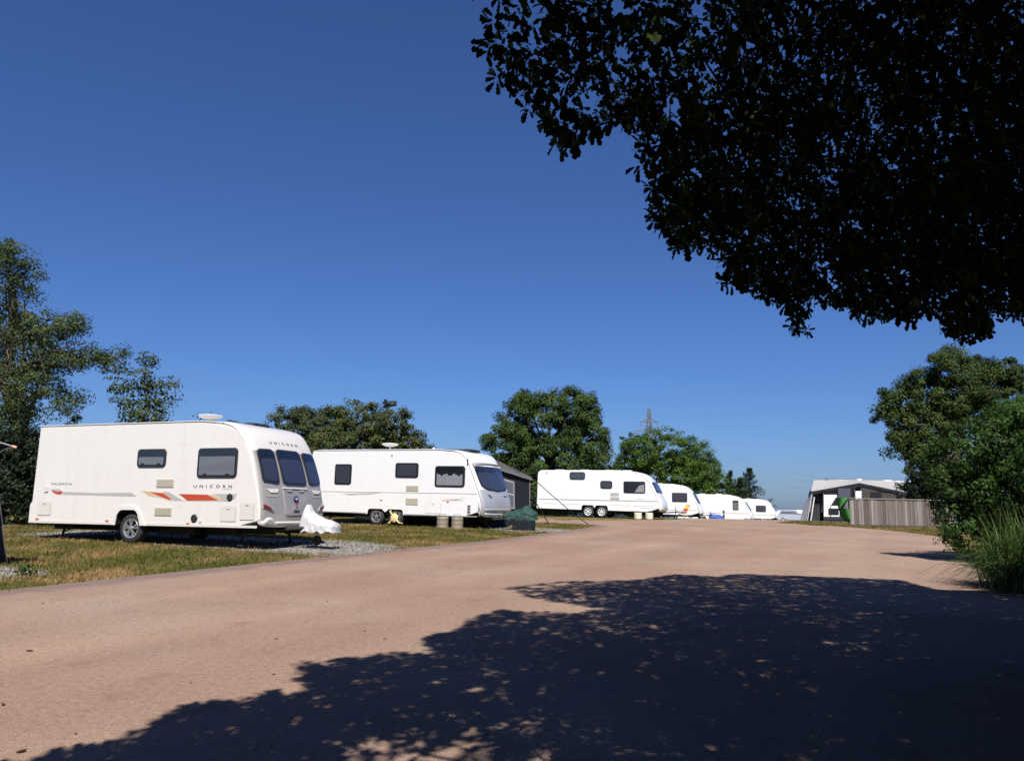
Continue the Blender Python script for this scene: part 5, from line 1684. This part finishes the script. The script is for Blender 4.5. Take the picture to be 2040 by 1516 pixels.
# items round the second caravan
def local_thing(name, label, cat, P, x, y, group=None, rz=0.0, dz=None):
    p = frame_pt(P, x, y)
    return thing(name, label, cat, (p[0], p[1], float(ground_z(*p)) if dz is None else dz), P[3] + rz, group)
M_DRUM = mat('sun-bleached_beige_plastic', (.22, .19, .145), .6, vary=.15, vscale=4)
M_DRUMC = mat('cream_plastic_drum', (.60, .54, .43), .6)
def drum(label, P, x, y, group, m=M_DRUM, r=.20, h=.40):
    t = local_thing('water_drum', label, 'water container', P, x, y, group)
    mb = MB(); mb.lathe([(r * .9, 0), (r * .97, .03), (r, .06), (r * .97, .08), (r * .97, h * .45), (r, h * .5), (r * .97, h * .55), (r * .97, h - .08), (r, h - .06), (r * .96, h - .02), (r * .82, h), (r * .78, h - .02), (0, h - .025)], (0, 0, 0), 'Z', 24)
    mb.build('body', m, t, smooth=45)
    mb = MB(); mb.lathe([(.05, h - .025), (.05, h + .02), (.045, h + .03), (0, h + .03)], (r * .35, 0, 0), 'Z', 14); mb.build('cap', M_BLKPL, t, smooth=40)
    mb = MB(); mb.tube([(-r * .97, 0, h - .06), (-r * .6, -.02, h + .09), (r * .6, -.02, h + .09), (r * .97, 0, h - .06)], .010, 6); mb.build('handle', M_STEEL, t)
drum('beige water drum beside the second caravan, the nearer to its wheels', P2, 2.43, -1.32, 'water drums by the second caravan')
drum('beige water drum beside the second caravan, the one nearer its nose', P2, 2.98, -1.30, 'water drums by the second caravan')
drum('cream water drum under the nose of the third caravan, the left one', P3, 2.45, -1.45, 'water drums by the third caravan', M_DRUMC, .21, .34)
drum('cream water drum under the nose of the third caravan, the right one', P3, 3.05, -1.45, 'water drums by the third caravan', M_DRUMC, .21, .34)

t = local_thing('wheel_clamp', 'pale yellow clamp locked over the front wheel of the white caravan', 'wheel clamp', P2, .42, -1.17)
M_YEL = mat('pale_yellow_paint', (.70, .57, .30), .5)
mb = MB(); mb.lathe([(0, -.05), (.10, -.045), (.15, -.02), (.155, 0), (0, 0)], (0, 0, .30), 'Y', 24); mb.build('disc', M_YEL, t, smooth=40)
for a in (2.2, 3.9, 5.6):
    mb = MB(); mb.tube([(.10 * math.cos(a), -.03, .30 + .10 * math.sin(a)), (.30 * math.cos(a), -.03, .30 + .27 * math.sin(a)), (.34 * math.cos(a), .10, .30 + .30 * math.sin(a))], .025, 8); mb.build('arm', M_YEL, t, smooth=40)
t = local_thing('waste_tank', 'dark grey waste water tank beneath the green hitch cover', 'waste container', P2, 4.95, -.25)
mb = MB(); mb.prism([(x, y, .02) for x, y in rrect(-.33, .33, -.22, .22, .08)], (0, 0, 1), .34, .04); mb.build('body', mat('slate_plastic', (.012, .017, .022), .6, spec=.15), t)
mb = MB(); mb.lathe([(.06, .35), (.06, .40), (0, .40)], (.18, 0, 0), 'Z', 14); mb.build('cap', M_BLKPL, t)
for s in (-1, 1):
    mb = MB(); mb.lathe([(.02, -.02), (.08, -.02), (.08, .02), (.02, .02)], (-.28, s * .24, .08), 'Y', 14); mb.build('wheel', M_BLKPL, t)

# colourful deckchair by the fourth caravan
p = at_depth(1362, 1026, 55.5)
t = thing('deckchair', 'folding deckchair with red, yellow and green cloth beside a distant caravan', 'deckchair', foot(p[0], 55.5), .5)
mb = MB()
for s in (-.3, .3):
    mb.tube([(-.35, s, .02), (.42, s, .95)], .018, 6); mb.tube([(.40, s * .93, .02), (-.42, s * .93, .50)], .018, 6)
mb.tube([(.42, -.3, .95), (.42, .3, .95)], .018, 6); mb.tube([(-.42, -.28, .50), (-.42, .28, .50)], .018, 6)
mb.build('frame', M_TRIM, t)
for nm, m, a, b in (('seat_cloth', mat('red_cloth', (.55, .04, .02), .7), (.05, .36), (.24, .70)), ('seat_cloth', mat('yellow_cloth', (.65, .45, .08), .7), (.24, .70), (.42, .95)), ('seat_cloth', mat('green_cloth', (.05, .28, .08), .7), (-.42, .50), (.05, .36))):
    mb = MB(); sheet(mb, [(a[0], -.26, a[1]), (b[0], -.26, b[1]), (b[0], .26, b[1]), (a[0], .26, a[1])]); mb.build(nm, m, t)
p = at_depth(1442, 1034, 62)
t = thing('bollard', 'short dark post standing by the blue hitch cover', 'post', foot(p[0], 62))
mb = MB(); mb.lathe([(.07, -.02), (.07, .72), (.09, .74), (.09, .80), (.05, .84), (0, .84)], (0, 0, 0), 'Z', 14); mb.build('shaft', M_BLKPL, t, smooth=40)
mb = MB(); mb.lathe([(.073, .55), (.073, .62)], (0, 0, 0), 'Z', 14); mb.build('band', M_LGREYV, t)
drum('black water drum in front of the caravan with the upright window, left one', P5, 2.55, -1.7, 'black drums on the crest', M_BLKPL, .2, .42)
drum('black water drum in front of the caravan with the upright window, right one', P5, 3.15, -1.7, 'black drums on the crest', M_BLKPL, .2, .42)

# ------------------------------------------------------------------ the caravan and awning behind the fence
YB = 52.0
pb = at_depth(1725, 1035, YB)
gb = float(ground_z(0, YB))
PB = (pb[0], YB, gb, PI, 0.0)
vb_root = thing('caravan', 'long white caravan behind the wooden fence, an awning along its side', 'caravan', PB[:3], PB[3], 'touring caravans parked in a row')
vb = Van(vb_root, (-2.75, .40), [arch(-.1, .37, .40, .64)],
         [(3.1, .36), (3.28, .44), (3.34, .62), (3.42, 1.05), (3.40, 1.5), (3.30, 1.95), (3.10, 2.34), (2.85, 2.55), (2.5, 2.64)], (2.0, 2.67),
         [(-2.5, 2.66), (-2.72, 2.65), (-2.79, 2.58)], [(-2.80, 2.3), (-2.80, 1.2), (-2.84, .5)], r=(.02, .12, .05, .05), bow=.1)
vb.body([M_WHITE, M_WHITE, M_WHITE, M_DARK], 1.1)
front_window(vb, [(-.95, 2.0), (-1.0, 1.3), (1.0, 1.3), (.95, 2.0)], .1, M_GLASSD, M_DBLIND)
for x in (-.1,):
    wheel(vb_root, x, -.99, .305, .305, style='cover'); wheel(vb_root, x, .99, .305, .305, style='cover', far=True)
roof_light(vb, .35, 0, 2.66, .3, .4, .14); roof_light(vb, -1.5, 0, 2.66, .55, .5, .09)
mb = MB(); mb.tube([(2.5, .4, 2.65), (2.7, .4, 2.72), (3.0, .4, 2.60)], .04, 6); mb.build('roof_bar', M_BLKPL, vb_root)
chassis(vb, -2.8, 3.35, .40, 4.2, 0.0, (-.1,))
mb = MB()
mb.prism([(-.7, 1.142, 1.35), (.1, 1.142, 1.35), (.1, 1.142, 1.95), (-.7, 1.142, 1.95)], (0, 1, 0), .02, .005); mb.build('window', M_FRAME, vb_root)
mb = MB()
mb.prism([(-.64, 1.163, 1.41), (.04, 1.163, 1.41), (.04, 1.163, 1.89), (-.64, 1.163, 1.89)], (0, 1, 0), .004); mb.build('side_pane', M_CLEAR, vb_root)

def porch_awning():
    YF = 49.4
    root = thing('awning', 'dark grey gabled awning with white-framed windows behind the fence', 'awning', foot(at_depth(1712, 1035, YF)[0], YF))
    o = Vector(root.location)
    def W(px, py, dy=0.0):
        q = at_depth(px, py, YF + dy); return Vector(q) - o
    M_WPALE = mat('white_side_curtain', (.55, .56, .58), .8)
    top_y = YB - YF - 1.14
    eL, pk, eR = W(1616, 979.5), W(1712, 962.5), W(1809, 982)
    gz = lambda v: Vector((v.x, v.y, float(ground_z(0, YF)) - o.z + .02))
    rail_z = 2.62
    rL, rR = Vector((eL.x + .75, top_y, rail_z - .05)), Vector((eR.x - .05, top_y, rail_z))
    rM = Vector((pk.x, top_y, rail_z + .02))
    mb = MB(); sheet(mb, [eL, pk, rM, rL]); sheet(mb, [pk, eR, rR, rM]); mb.build('roof', M_BEIGE, root)
    # scalloped dark valance along the gable
    for a, b in ((eL, pk), (pk, eR)):
        mb = MB(); sheet(mb, [a + Vector((0, -.03, .02)), b + Vector((0, -.03, .02)), b + Vector((0, -.03, -.24)), a + Vector((0, -.03, -.20))]); mb.build('valance', M_CHAR, root)
    # left end, open doorway with a rolled-back pale flap
    mb = MB(); sheet(mb, [gz(W(1609, 1035)), Vector((eL.x - .35, top_y - .3, 0.02)), Vector((eL.x + .05, top_y - .3, 1.15)), eL + Vector((0, 0, -.12))]); mb.build('end_wall', M_WPALE, root)
    mb = MB(); sheet(mb, [Vector((eL.x, top_y + .02, .0)), Vector((eR.x, top_y + .02, .0)), Vector((eR.x, top_y + .02, .55)), Vector((eL.x, top_y + .02, .55))]); mb.build('draught_skirt', M_CHAR, root)
    mb = MB(); sheet(mb, [gz(W(1617, 1035)) + Vector((.05, .5, 0)), gz(W(1640, 1035)) + Vector((0, .5, 0)), W(1640, 978, .5), W(1620, 984, .5)]); mb.build('doorway_shade_sheet', M_BLKPL, root)  # black sheet stands for the shaded inside behind the doorway
    mb = MB(); mb.tube([gz(W(1608, 1035)) + Vector((0, -.05, 0)), eL + Vector((.02, -.05, -.15))], .02, 6); mb.tube([gz(W(1614, 1035)) + Vector((0, -.1, 0)), W(1621, 990) + Vector((0, -.1, 0))], .04, 6); mb.build('door_pole', M_LGREYV, root)
    # white-framed window panel
    dark = W(1640, 1000)
    mb = MB(); sheet(mb, [gz(W(1640, 1035)), gz(W(1700, 1035)), W(1700, 966), W(1640, 977)]); mb.build('front_wall', M_CHAR, root)
    def rect(name, x0, y0, x1, y1, dy, m, par, t=.02):
        mb = MB(); mb.prism([W(x0, y1, dy), W(x1, y1, dy), W(x1, y0, dy), W(x0, y0, dy)], (0, -1, 0), t, .004); return mb.build(name, m, par)
    M_WFR = mat('white_vinyl_window', (.70, .71, .74), .5)
    rect('mud_wall', 1641, 1029.5, 1700, 1036, -.03, M_BLKPL, root)
    w1 = rect('window', 1641, 985.5, 1672, 1029, -.04, M_WFR, root)
    rect('pane', 1650, 1012.5, 1671, 1026, -.065, M_CHAR, w1, .006)
    rect('pane', 1647, 993.5, 1657, 1006, -.065, M_LGREYV, w1, .006)
    mb = MB(); mb.prism([W(1655, 1007, -.068), W(1671, 1007, -.068), W(1671, 992, -.068), W(1664, 993, -.068)], (0, -1, 0), .006); mb.build('pane', M_CHAR, w1)
    w2 = rect('window', 1667, 970, 1696, 1004, -.045, M_CHAR, root)
    rect('pane', 1670, 973, 1694, 992, -.07, mat('dusky_window', (.07, .07, .10), .15), w2, .006)
    rect('blind', 1704, 978, 1716, 996, -.05, M_WFR, root, .03)
    mb = MB(); sheet(mb, [gz(W(1700, 1035)), gz(W(1810, 1035)), W(1809, 984), W(1716, 966)]); mb.build('front_wall', mat('dark_interior_panel', (.040, .036, .033), .8), root)  # dark panel added across the opening to keep the awning inside dark
    rect('front_window', 1735, 980, 1756, 1000, -.05, M_CHAR, root)
    mb = MB()
    for px, py in ((1702, 966), (1778, 975), (1640, 976)):
        q = W(px, py); mb.tube([gz(q), q], .016, 6)
    mb.build('pole', M_STEEL, root)
    mb = MB(); sheet(mb, [gz(W(1811, 1035)), Vector((eR.x + .05, top_y, .02)), Vector((eR.x, top_y, 2.4)), eR]); mb.build('end_wall', M_CHAR, root)
porch_awning()

# timber fence
def fence():
    Y = 37.6
    a = at_depth(1697.5, 1045, Y); b = at_depth(1905, 1050, Y)
    x0, x1 = a[0], b[0]
    root = thing('fence', 'weathered grey-brown timber board fence in front of the right-hand caravan', 'fence', foot(x0, Y))
    o = Vector(root.location)
    M_BOARD = bpy.data.materials.new('weathered_boards'); M_BOARD.use_nodes = True
    n = M_BOARD.node_tree; L = n.links.new; bs = n.nodes['Principled BSDF']
    at = n.nodes.new('ShaderNodeAttribute'); at.attribute_name = 'tint'
    tc = n.nodes.new('ShaderNodeTexCoord'); mp = n.nodes.new('ShaderNodeMapping'); mp.inputs['Scale'].default_value = (18, 18, 1.1); L(tc.outputs['Object'], mp.inputs[0])
    nz = n.nodes.new('ShaderNodeTexNoise'); nz.inputs['Scale'].default_value = 1.6; nz.inputs['Detail'].default_value = 6; L(mp.outputs[0], nz.inputs['Vector'])
    ad = n.nodes.new('ShaderNodeMath'); ad.operation = 'MULTIPLY_ADD'; ad.inputs[1].default_value = .6; L(nz.outputs['Fac'], ad.inputs[0]); L(at.outputs['Fac'], ad.inputs[2])
    r = n.nodes.new('ShaderNodeValToRGB'); e = r.color_ramp.elements
    e[0].position = .2; e[0].color = (.07, .055, .047, 1); e[1].position = 1.0; e[1].color = (.25, .228, .215, 1); k = e.new(.6); k.color = (.135, .112, .10, 1)
    L(ad.outputs[0], r.inputs[0]); L(r.outputs[0], bs.inputs['Base Color']); bs.inputs['Roughness'].default_value = .85
    rr = np.random.default_rng(77)
    bm = bmesh.new(); lay = bm.faces.layers.float.new('tint')
    x = x0; h = 1.27
    zb = lambda x: float(ground_z(0, Y)) - o.z
    while x < x1:
        w = rr.uniform(.105, .125); hh = h + rr.normal(0, .006); t = float(np.clip(rr.normal(.28, .22), 0, .8))
        y = rr.choice([-.008, .008])
        vs_ = [bm.verts.new((x - o.x + dx, y + dy, dzz)) for dzz in (.06, hh) for dy in (-.009, .009) for dx in (.004, w - .006)]
        for q in ((0, 2, 3, 1), (4, 5, 7, 6), (0, 1, 5, 4), (2, 6, 7, 3), (0, 4, 6, 2), (1, 3, 7, 5)):
            f = bm.faces.new([vs_[i] for i in q]); f[lay] = t
        x += w
    bmesh.ops.recalc_face_normals(bm, faces=bm.faces)
    me = bpy.data.meshes.new('boards'); bm.to_mesh(me); bm.free(); me.materials.append(M_BOARD); link('boards', me, root)
    M_RAIL = mat('grey_rail_timber', (.19, .17, .155), .85, vary=.2, vscale=6)
    Lx = x1 - x0
    mb = MB(); mb.box((Lx / 2, 0, h + .03), (Lx + .08, .10, .045)); mb.build('top_rail', M_RAIL, root)
    mb = MB(); mb.box((Lx / 2, -.03, .035), (Lx, .035, .10)); mb.build('gravel_board', mat('dark_brown_timber', (.06, .05, .045), .9), root)  # bottom board in a darker brown than the rails
    for i in range(4):
        mb = MB(); mb.box((Lx * i / 3 + (.0 if i else -.02), .07, .66), (.09, .10, 1.36)); mb.build('post', M_RAIL, root)
    for z in (.35, 1.0):
        mb = MB(); mb.box((Lx / 2, .045, z), (Lx, .05, .08)); mb.build('back_rail', M_RAIL, root)
fence()

# green pop-up shelter at the end of the fence
def shelter():
    Y = 38.2
    c = at_depth(1696, 1040, Y)
    root = thing('beach_shelter', 'green curved canvas pop-up shelter at the left end of the fence', 'shelter', foot(c[0], Y))
    o = Vector(root.location)
    M_GREEN = mat('bright_green_canvas', (.022, .16, .016), .75, bump=(8, .3, .02), vary=.15)
    W = lambda px, py, dy=0: Vector(at_depth(px, py, Y + dy)) - o
    def patch(rows, name, m):
        mb = MB(); g = []
        for pts in rows:
            g.append([(mb.b.verts.new(p), mb.b.verts.new(p + Vector((0, .012, 0)))) for p in pts])
        for i in range(len(g) - 1):
            for j in range(len(g[0]) - 1):
                for s in (0, 1): mb.face([g[i][j][s], g[i + 1][j][s], g[i + 1][j + 1][s], g[i][j + 1][s]])
        R, Cn = len(g), len(g[0])
        for i in range(R - 1):
            for j in (0, Cn - 1): mb.face([g[i][j][0], g[i + 1][j][0], g[i + 1][j][1], g[i][j][1]])
        for j in range(Cn - 1):
            for i in (0, R - 1): mb.face([g[i][j][0], g[i][j + 1][0], g[i][j + 1][1], g[i][j][1]])
        return mb.build(name, m, root, smooth=40)
    left = [(1664.5, 991), (1667, 997), (1669, 1005), (1671, 1013), (1674, 1022), (1679, 1032), (1687, 1038), (1694, 1041)]
    def row(i, tl, tr):
        lx, ly = left[i]
        rx = 1696.5
        return [W(lx + (rx - lx) * t, ly + (0 if i == 0 else 0), -.55 * math.sin(PI * t * .6)) for t in np.linspace(tl, tr, 7)]
    patch([row(i, 0, 1) for i in (3, 4, 5, 6, 7)], 'lower_canvas', M_GREEN)
    top = [[W(lx + (re - lx) * t, ly, -.55 * math.sin(PI * t * .6)) for t in np.linspace(0, 1, 7)] for (lx, ly), re in zip(left[:4], (1693, 1687, 1679, 1673))]
    patch(top, 'upper_canvas', M_GREEN)
    side = [[W(lx + (1696.5 - lx) * t, ly, -.45 * math.sin(PI * t * .6)) for t in np.linspace(.1, 1, 7)] for (lx, ly) in left[1:4]]
    patch(side, 'mesh_window', mat('grey_mesh_window', (.16, .16, .20), .4))
    mb = MB(); mb.tube([W(lx, ly, 0) for lx, ly in left], .02, 6); mb.tube([W(1696.5, 990.5, -.5), W(1696.5, 1040, -.5)], .02, 6); mb.build('rib', M_BLKPL, root)
    mb = MB(); mb.tube([W(1655, 1008, -.6), W(1655, 1044, -.6)], .022, 6)
    q = root
    mb.build('pole', M_POLE, root)
shelter()

# ------------------------------------------------------------------ pylon with wires
def pylon():
    Y = 255.0
    p = at_depth(1293, 815, Y); gz = float(ground_z(0, Y))
    root = thing('electricity_pylon', 'grey lattice electricity pylon rising behind the bright green tree', 'pylon', (p[0], Y, gz), .35)
    H = p[2] - gz
    M_PY = mat('weathered_pylon_steel', (.16, .17, .18), .6, metal=.3)
    hw = lambda z: max(.35, 3.6 * (1 - z / (H * .86)) ** 1.15 + .75 if z < H * .84 else .8 * (H - z) / (H * .16) + .05)
    mb = MB(); zs = list(np.linspace(0, H * .84, 10)) + [H * .92, H]
    for z0, z1 in zip(zs, zs[1:]):
        a, b = hw(z0), hw(z1)
        cs = [(-1, -1), (1, -1), (1, 1), (-1, 1)]
        for k in range(4):
            (x0, y0), (x1, y1) = cs[k], cs[(k + 1) % 4]
            mb.tube([(x0 * a, y0 * a, z0), (x0 * b, y0 * b, z1)], .13, 4)
            mb.tube([(x0 * a, y0 * a, z0), (x1 * b, y1 * b, z1)], .08, 4)
            mb.tube([(x1 * a, y1 * a, z0), (x0 * b, y0 * b, z1)], .08, 4)
            mb.tube([(x0 * b, y0 * b, z1), (x1 * b, y1 * b, z1)], .08, 4)
    mb.build('tower', M_PY, root)
    arms = [(H * .83, 5.0), (H * .905, 3.2), (H * .755, 4.2)]
    tips = []
    for z, L in arms:
        mb = MB()
        for s in (-1, 1):
            for yy in (-.5, .5):
                mb.tube([(0, yy, z), (s * L, 0, z)], .10, 4)
            mb.tube([(0, 0, z + 1.5), (s * L, 0, z)], .10, 4)
            for k in (.35, .65):
                mb.tube([(s * L * k, 0, z), (s * L * k, 0, z + 1.5 * (1 - k))], .07, 4)
            tips.append((s * L, 0, z - 1.6))
        mb.build('cross_arm', M_PY, root)
    mb = MB()
    for t in tips: mb.tube([t, (t[0], t[1], t[2] + 1.6)], .11, 5)
    mb.build('insulator', M_PY, root)
    c, s = math.cos(.35), math.sin(.35)
    M_WIRE = mat('power_line_wire', (.10, .11, .12), .6)
    for i, t in enumerate(tips):
        w0 = np.array([p[0] + c * t[0], Y + s * t[0], gz + t[2]])
        wr = MB()
        for dirx in (-1, 1):
            d = np.array([dirx * 190, dirx * -70 + (0 if dirx < 0 else 320), -4])
            q = [w0 + d * u + np.array([0, 0, -7 * 4 * u * (1 - u)]) for u in np.linspace(0, 1, 14)]
            wr.tube([tuple(v) for v in q], .022, 4)
        tag(wr.build('power_line', M_WIRE), 'thin sagging power line strung from the lattice pylon', 'power line', 'power lines on the pylon')
pylon()

# ------------------------------------------------------------------ vehicles glimpsed beyond the crest
def far_car(px, Y, label, paint, rz, name='parked_car', h=1.55):
    q = at_depth(px, 1020, Y)
    t = thing(name, label, 'car', (q[0], Y, float(ground_z(0, Y))), rz)
    prof = [(-2.1, .35), (-2.15, .75), (-2.05, 1.0), (-1.8, h - .05), (-1.2, h), (.3, h), (1.05, 1.0), (2.0, .88), (2.15, .6), (2.1, .35)]
    mb = MB()
    ys = [(-.86, .06), (-.8, 0), (.8, 0), (.86, .06)]
    rings = []
    for y, ins in ys:
        rings.append([mb.b.verts.new((x * (1 - ins * .3), y * (1 - .16 * max(0, z - .95) / .6), z - ins * (z > .5))) for x, z in prof])
    for a, b in zip(rings, rings[1:]):
        for k in range(len(prof)):
            mb.face([a[k], a[(k + 1) % len(prof)], b[(k + 1) % len(prof)], b[k]])
    mb.face(rings[0][::-1]); mb.face(rings[-1])
    mb.build('body', paint, t, smooth=35)
    for s in (-1, 1):
        mb = MB(); mb.prism([(x, s * .845 * (1 - .16 * max(0, z - .95) / .6) + s * .012, z) for x, z in ((-1.75, 1.02), (.85, 1.02), (.25, h - .12), (-1.5, h - .12))], (0, s, 0), .012); mb.build('side_window', M_CLEAR, t)
        for x in (-1.3, 1.35): wheel(t, x, s * .78, .31, .31, style='cover', far=s > 0)
    mb = MB(); mb.prism([(1.03, -.66, 1.02), (1.03, .66, 1.02), (.40, .6, h - .08), (.40, -.6, h - .08)], (.8, 0, .6), .02); mb.build('windscreen', M_CLEAR, t)
    return t
far_car(1556, 103, 'dark estate car seen over the crest beyond the last caravan', mat('dark_blue_car_paint', (.02, .022, .03), .3, coat=.5), PI + .1, h=1.75)
small_P = at_depth(1592, 1020, 116)
PX = (small_P[0], 116.0, float(ground_z(0, 116)), -.33, 0)
vx = small_van(PX, 'small far-off white caravan glimpsed left of the fenced awning', -2.4,
               [(2.0, .36), (2.14, .44), (2.16, .62), (2.06, 1.05), (1.8, 1.6), (1.5, 2.1), (1.2, 2.34), (.9, 2.45)],
               [(-.95, 1.95), (-1.0, 1.25), (1.0, 1.25), (.95, 1.95)], [(.2, 1.1, 1.3, 1.9, .08, 'dark')], .9, rz=2.5, roofl=(0,))
far_car(1570, 92, 'pale silver car half hidden by the crest of the road', mat('silver_car_paint', (.55, .58, .62), .3, metal=.5, coat=.5), .3, h=1.45)

# ------------------------------------------------------------------ small things on the ground
def weed():
    b = G(50, 1147)
    root = thing('weed', 'small green weed growing in the gravel patch at the far left', 'plant', tuple(b))
    r = np.random.default_rng(9)
    n = 130
    P = np.column_stack([r.normal(0, .07, n), r.normal(0, .07, n), np.abs(r.normal(.07, .05, n))])
    V, F = leaf_quads(P, unit(r.normal(0, .5, (n, 3)) + [0, 0, 1]), .07, .03, r)
    link('foliage', fast_mesh('foliage', V, F, LM_SHRUB, np.clip(r.normal(.6, .2, n), 0, 1)), root)
weed()
M_DEAD = mat('dead_leaf', (.13, .06, .03), .8, vary=.3, vscale=30)
lp = [(58, 1301, 'curled dead leaf lying alone near the left edge of the road'), (5, 1409, 'reddish dead leaf at the left border of the picture'), (42, 1504, 'dead leaf at the bottom left corner of the road'), (550, 1276, 'flat dead leaf in the middle of the sunlit road'),
      (380, 1364, 'small dead leaf on the pale worn patch of tarmac'), (726, 1260, 'tiny dead leaf left of the oak shadow edge'), (766, 1276, 'ochre dead leaf beside the oak shadow edge'), (326, 1188, 'dark scrap of leaf near the grass verge'), (652, 1200, 'lone leaf scrap in the centre of the far sunlit road'),
      (85, 1205, 'leaf scrap close to the verge at the far left'), (150, 1467, 'tiny dark leaf close to the lower edge of the road'), (545, 1347, 'tiny brown leaf just above the shadow')]
dl = None
for i, (px, py, lb) in enumerate(lp):
    b = G(px, py)
    if dl is None:
        r = np.random.default_rng(12)
        xs = [-.04, -.02, 0, .02, .042]; ws = [.004, .018, .022, .015, .003]
        V = []; 
        for x, w in zip(xs, ws):
            V += [(x, -w, .010 + w * .5 + x * x * 5), (x, 0, .004 + x * x * 5), (x, w, .012 + w * .6 + x * x * 4)]
        F = [(3 * k + j, 3 * k + 3 + j, 3 * k + 4 + j, 3 * k + 1 + j) for k in range(4) for j in range(2)]
        dl = link('fallen_leaf', fast_mesh('fallen_leaf', V, F, M_DEAD, smooth=True)); o = dl
    else:
        o = dl.copy(); C.objects.link(o)
    o.location = (b[0], b[1], b[2] + .013); o.rotation_euler = (0, 0, i * 2.1)
    sc1 = .72 if i < 3 else .42
    o.scale = (sc1, sc1 * (.7 + .1 * (i % 4)), sc1)
    tag(o, lb, 'leaf', 'dead leaves on the road')
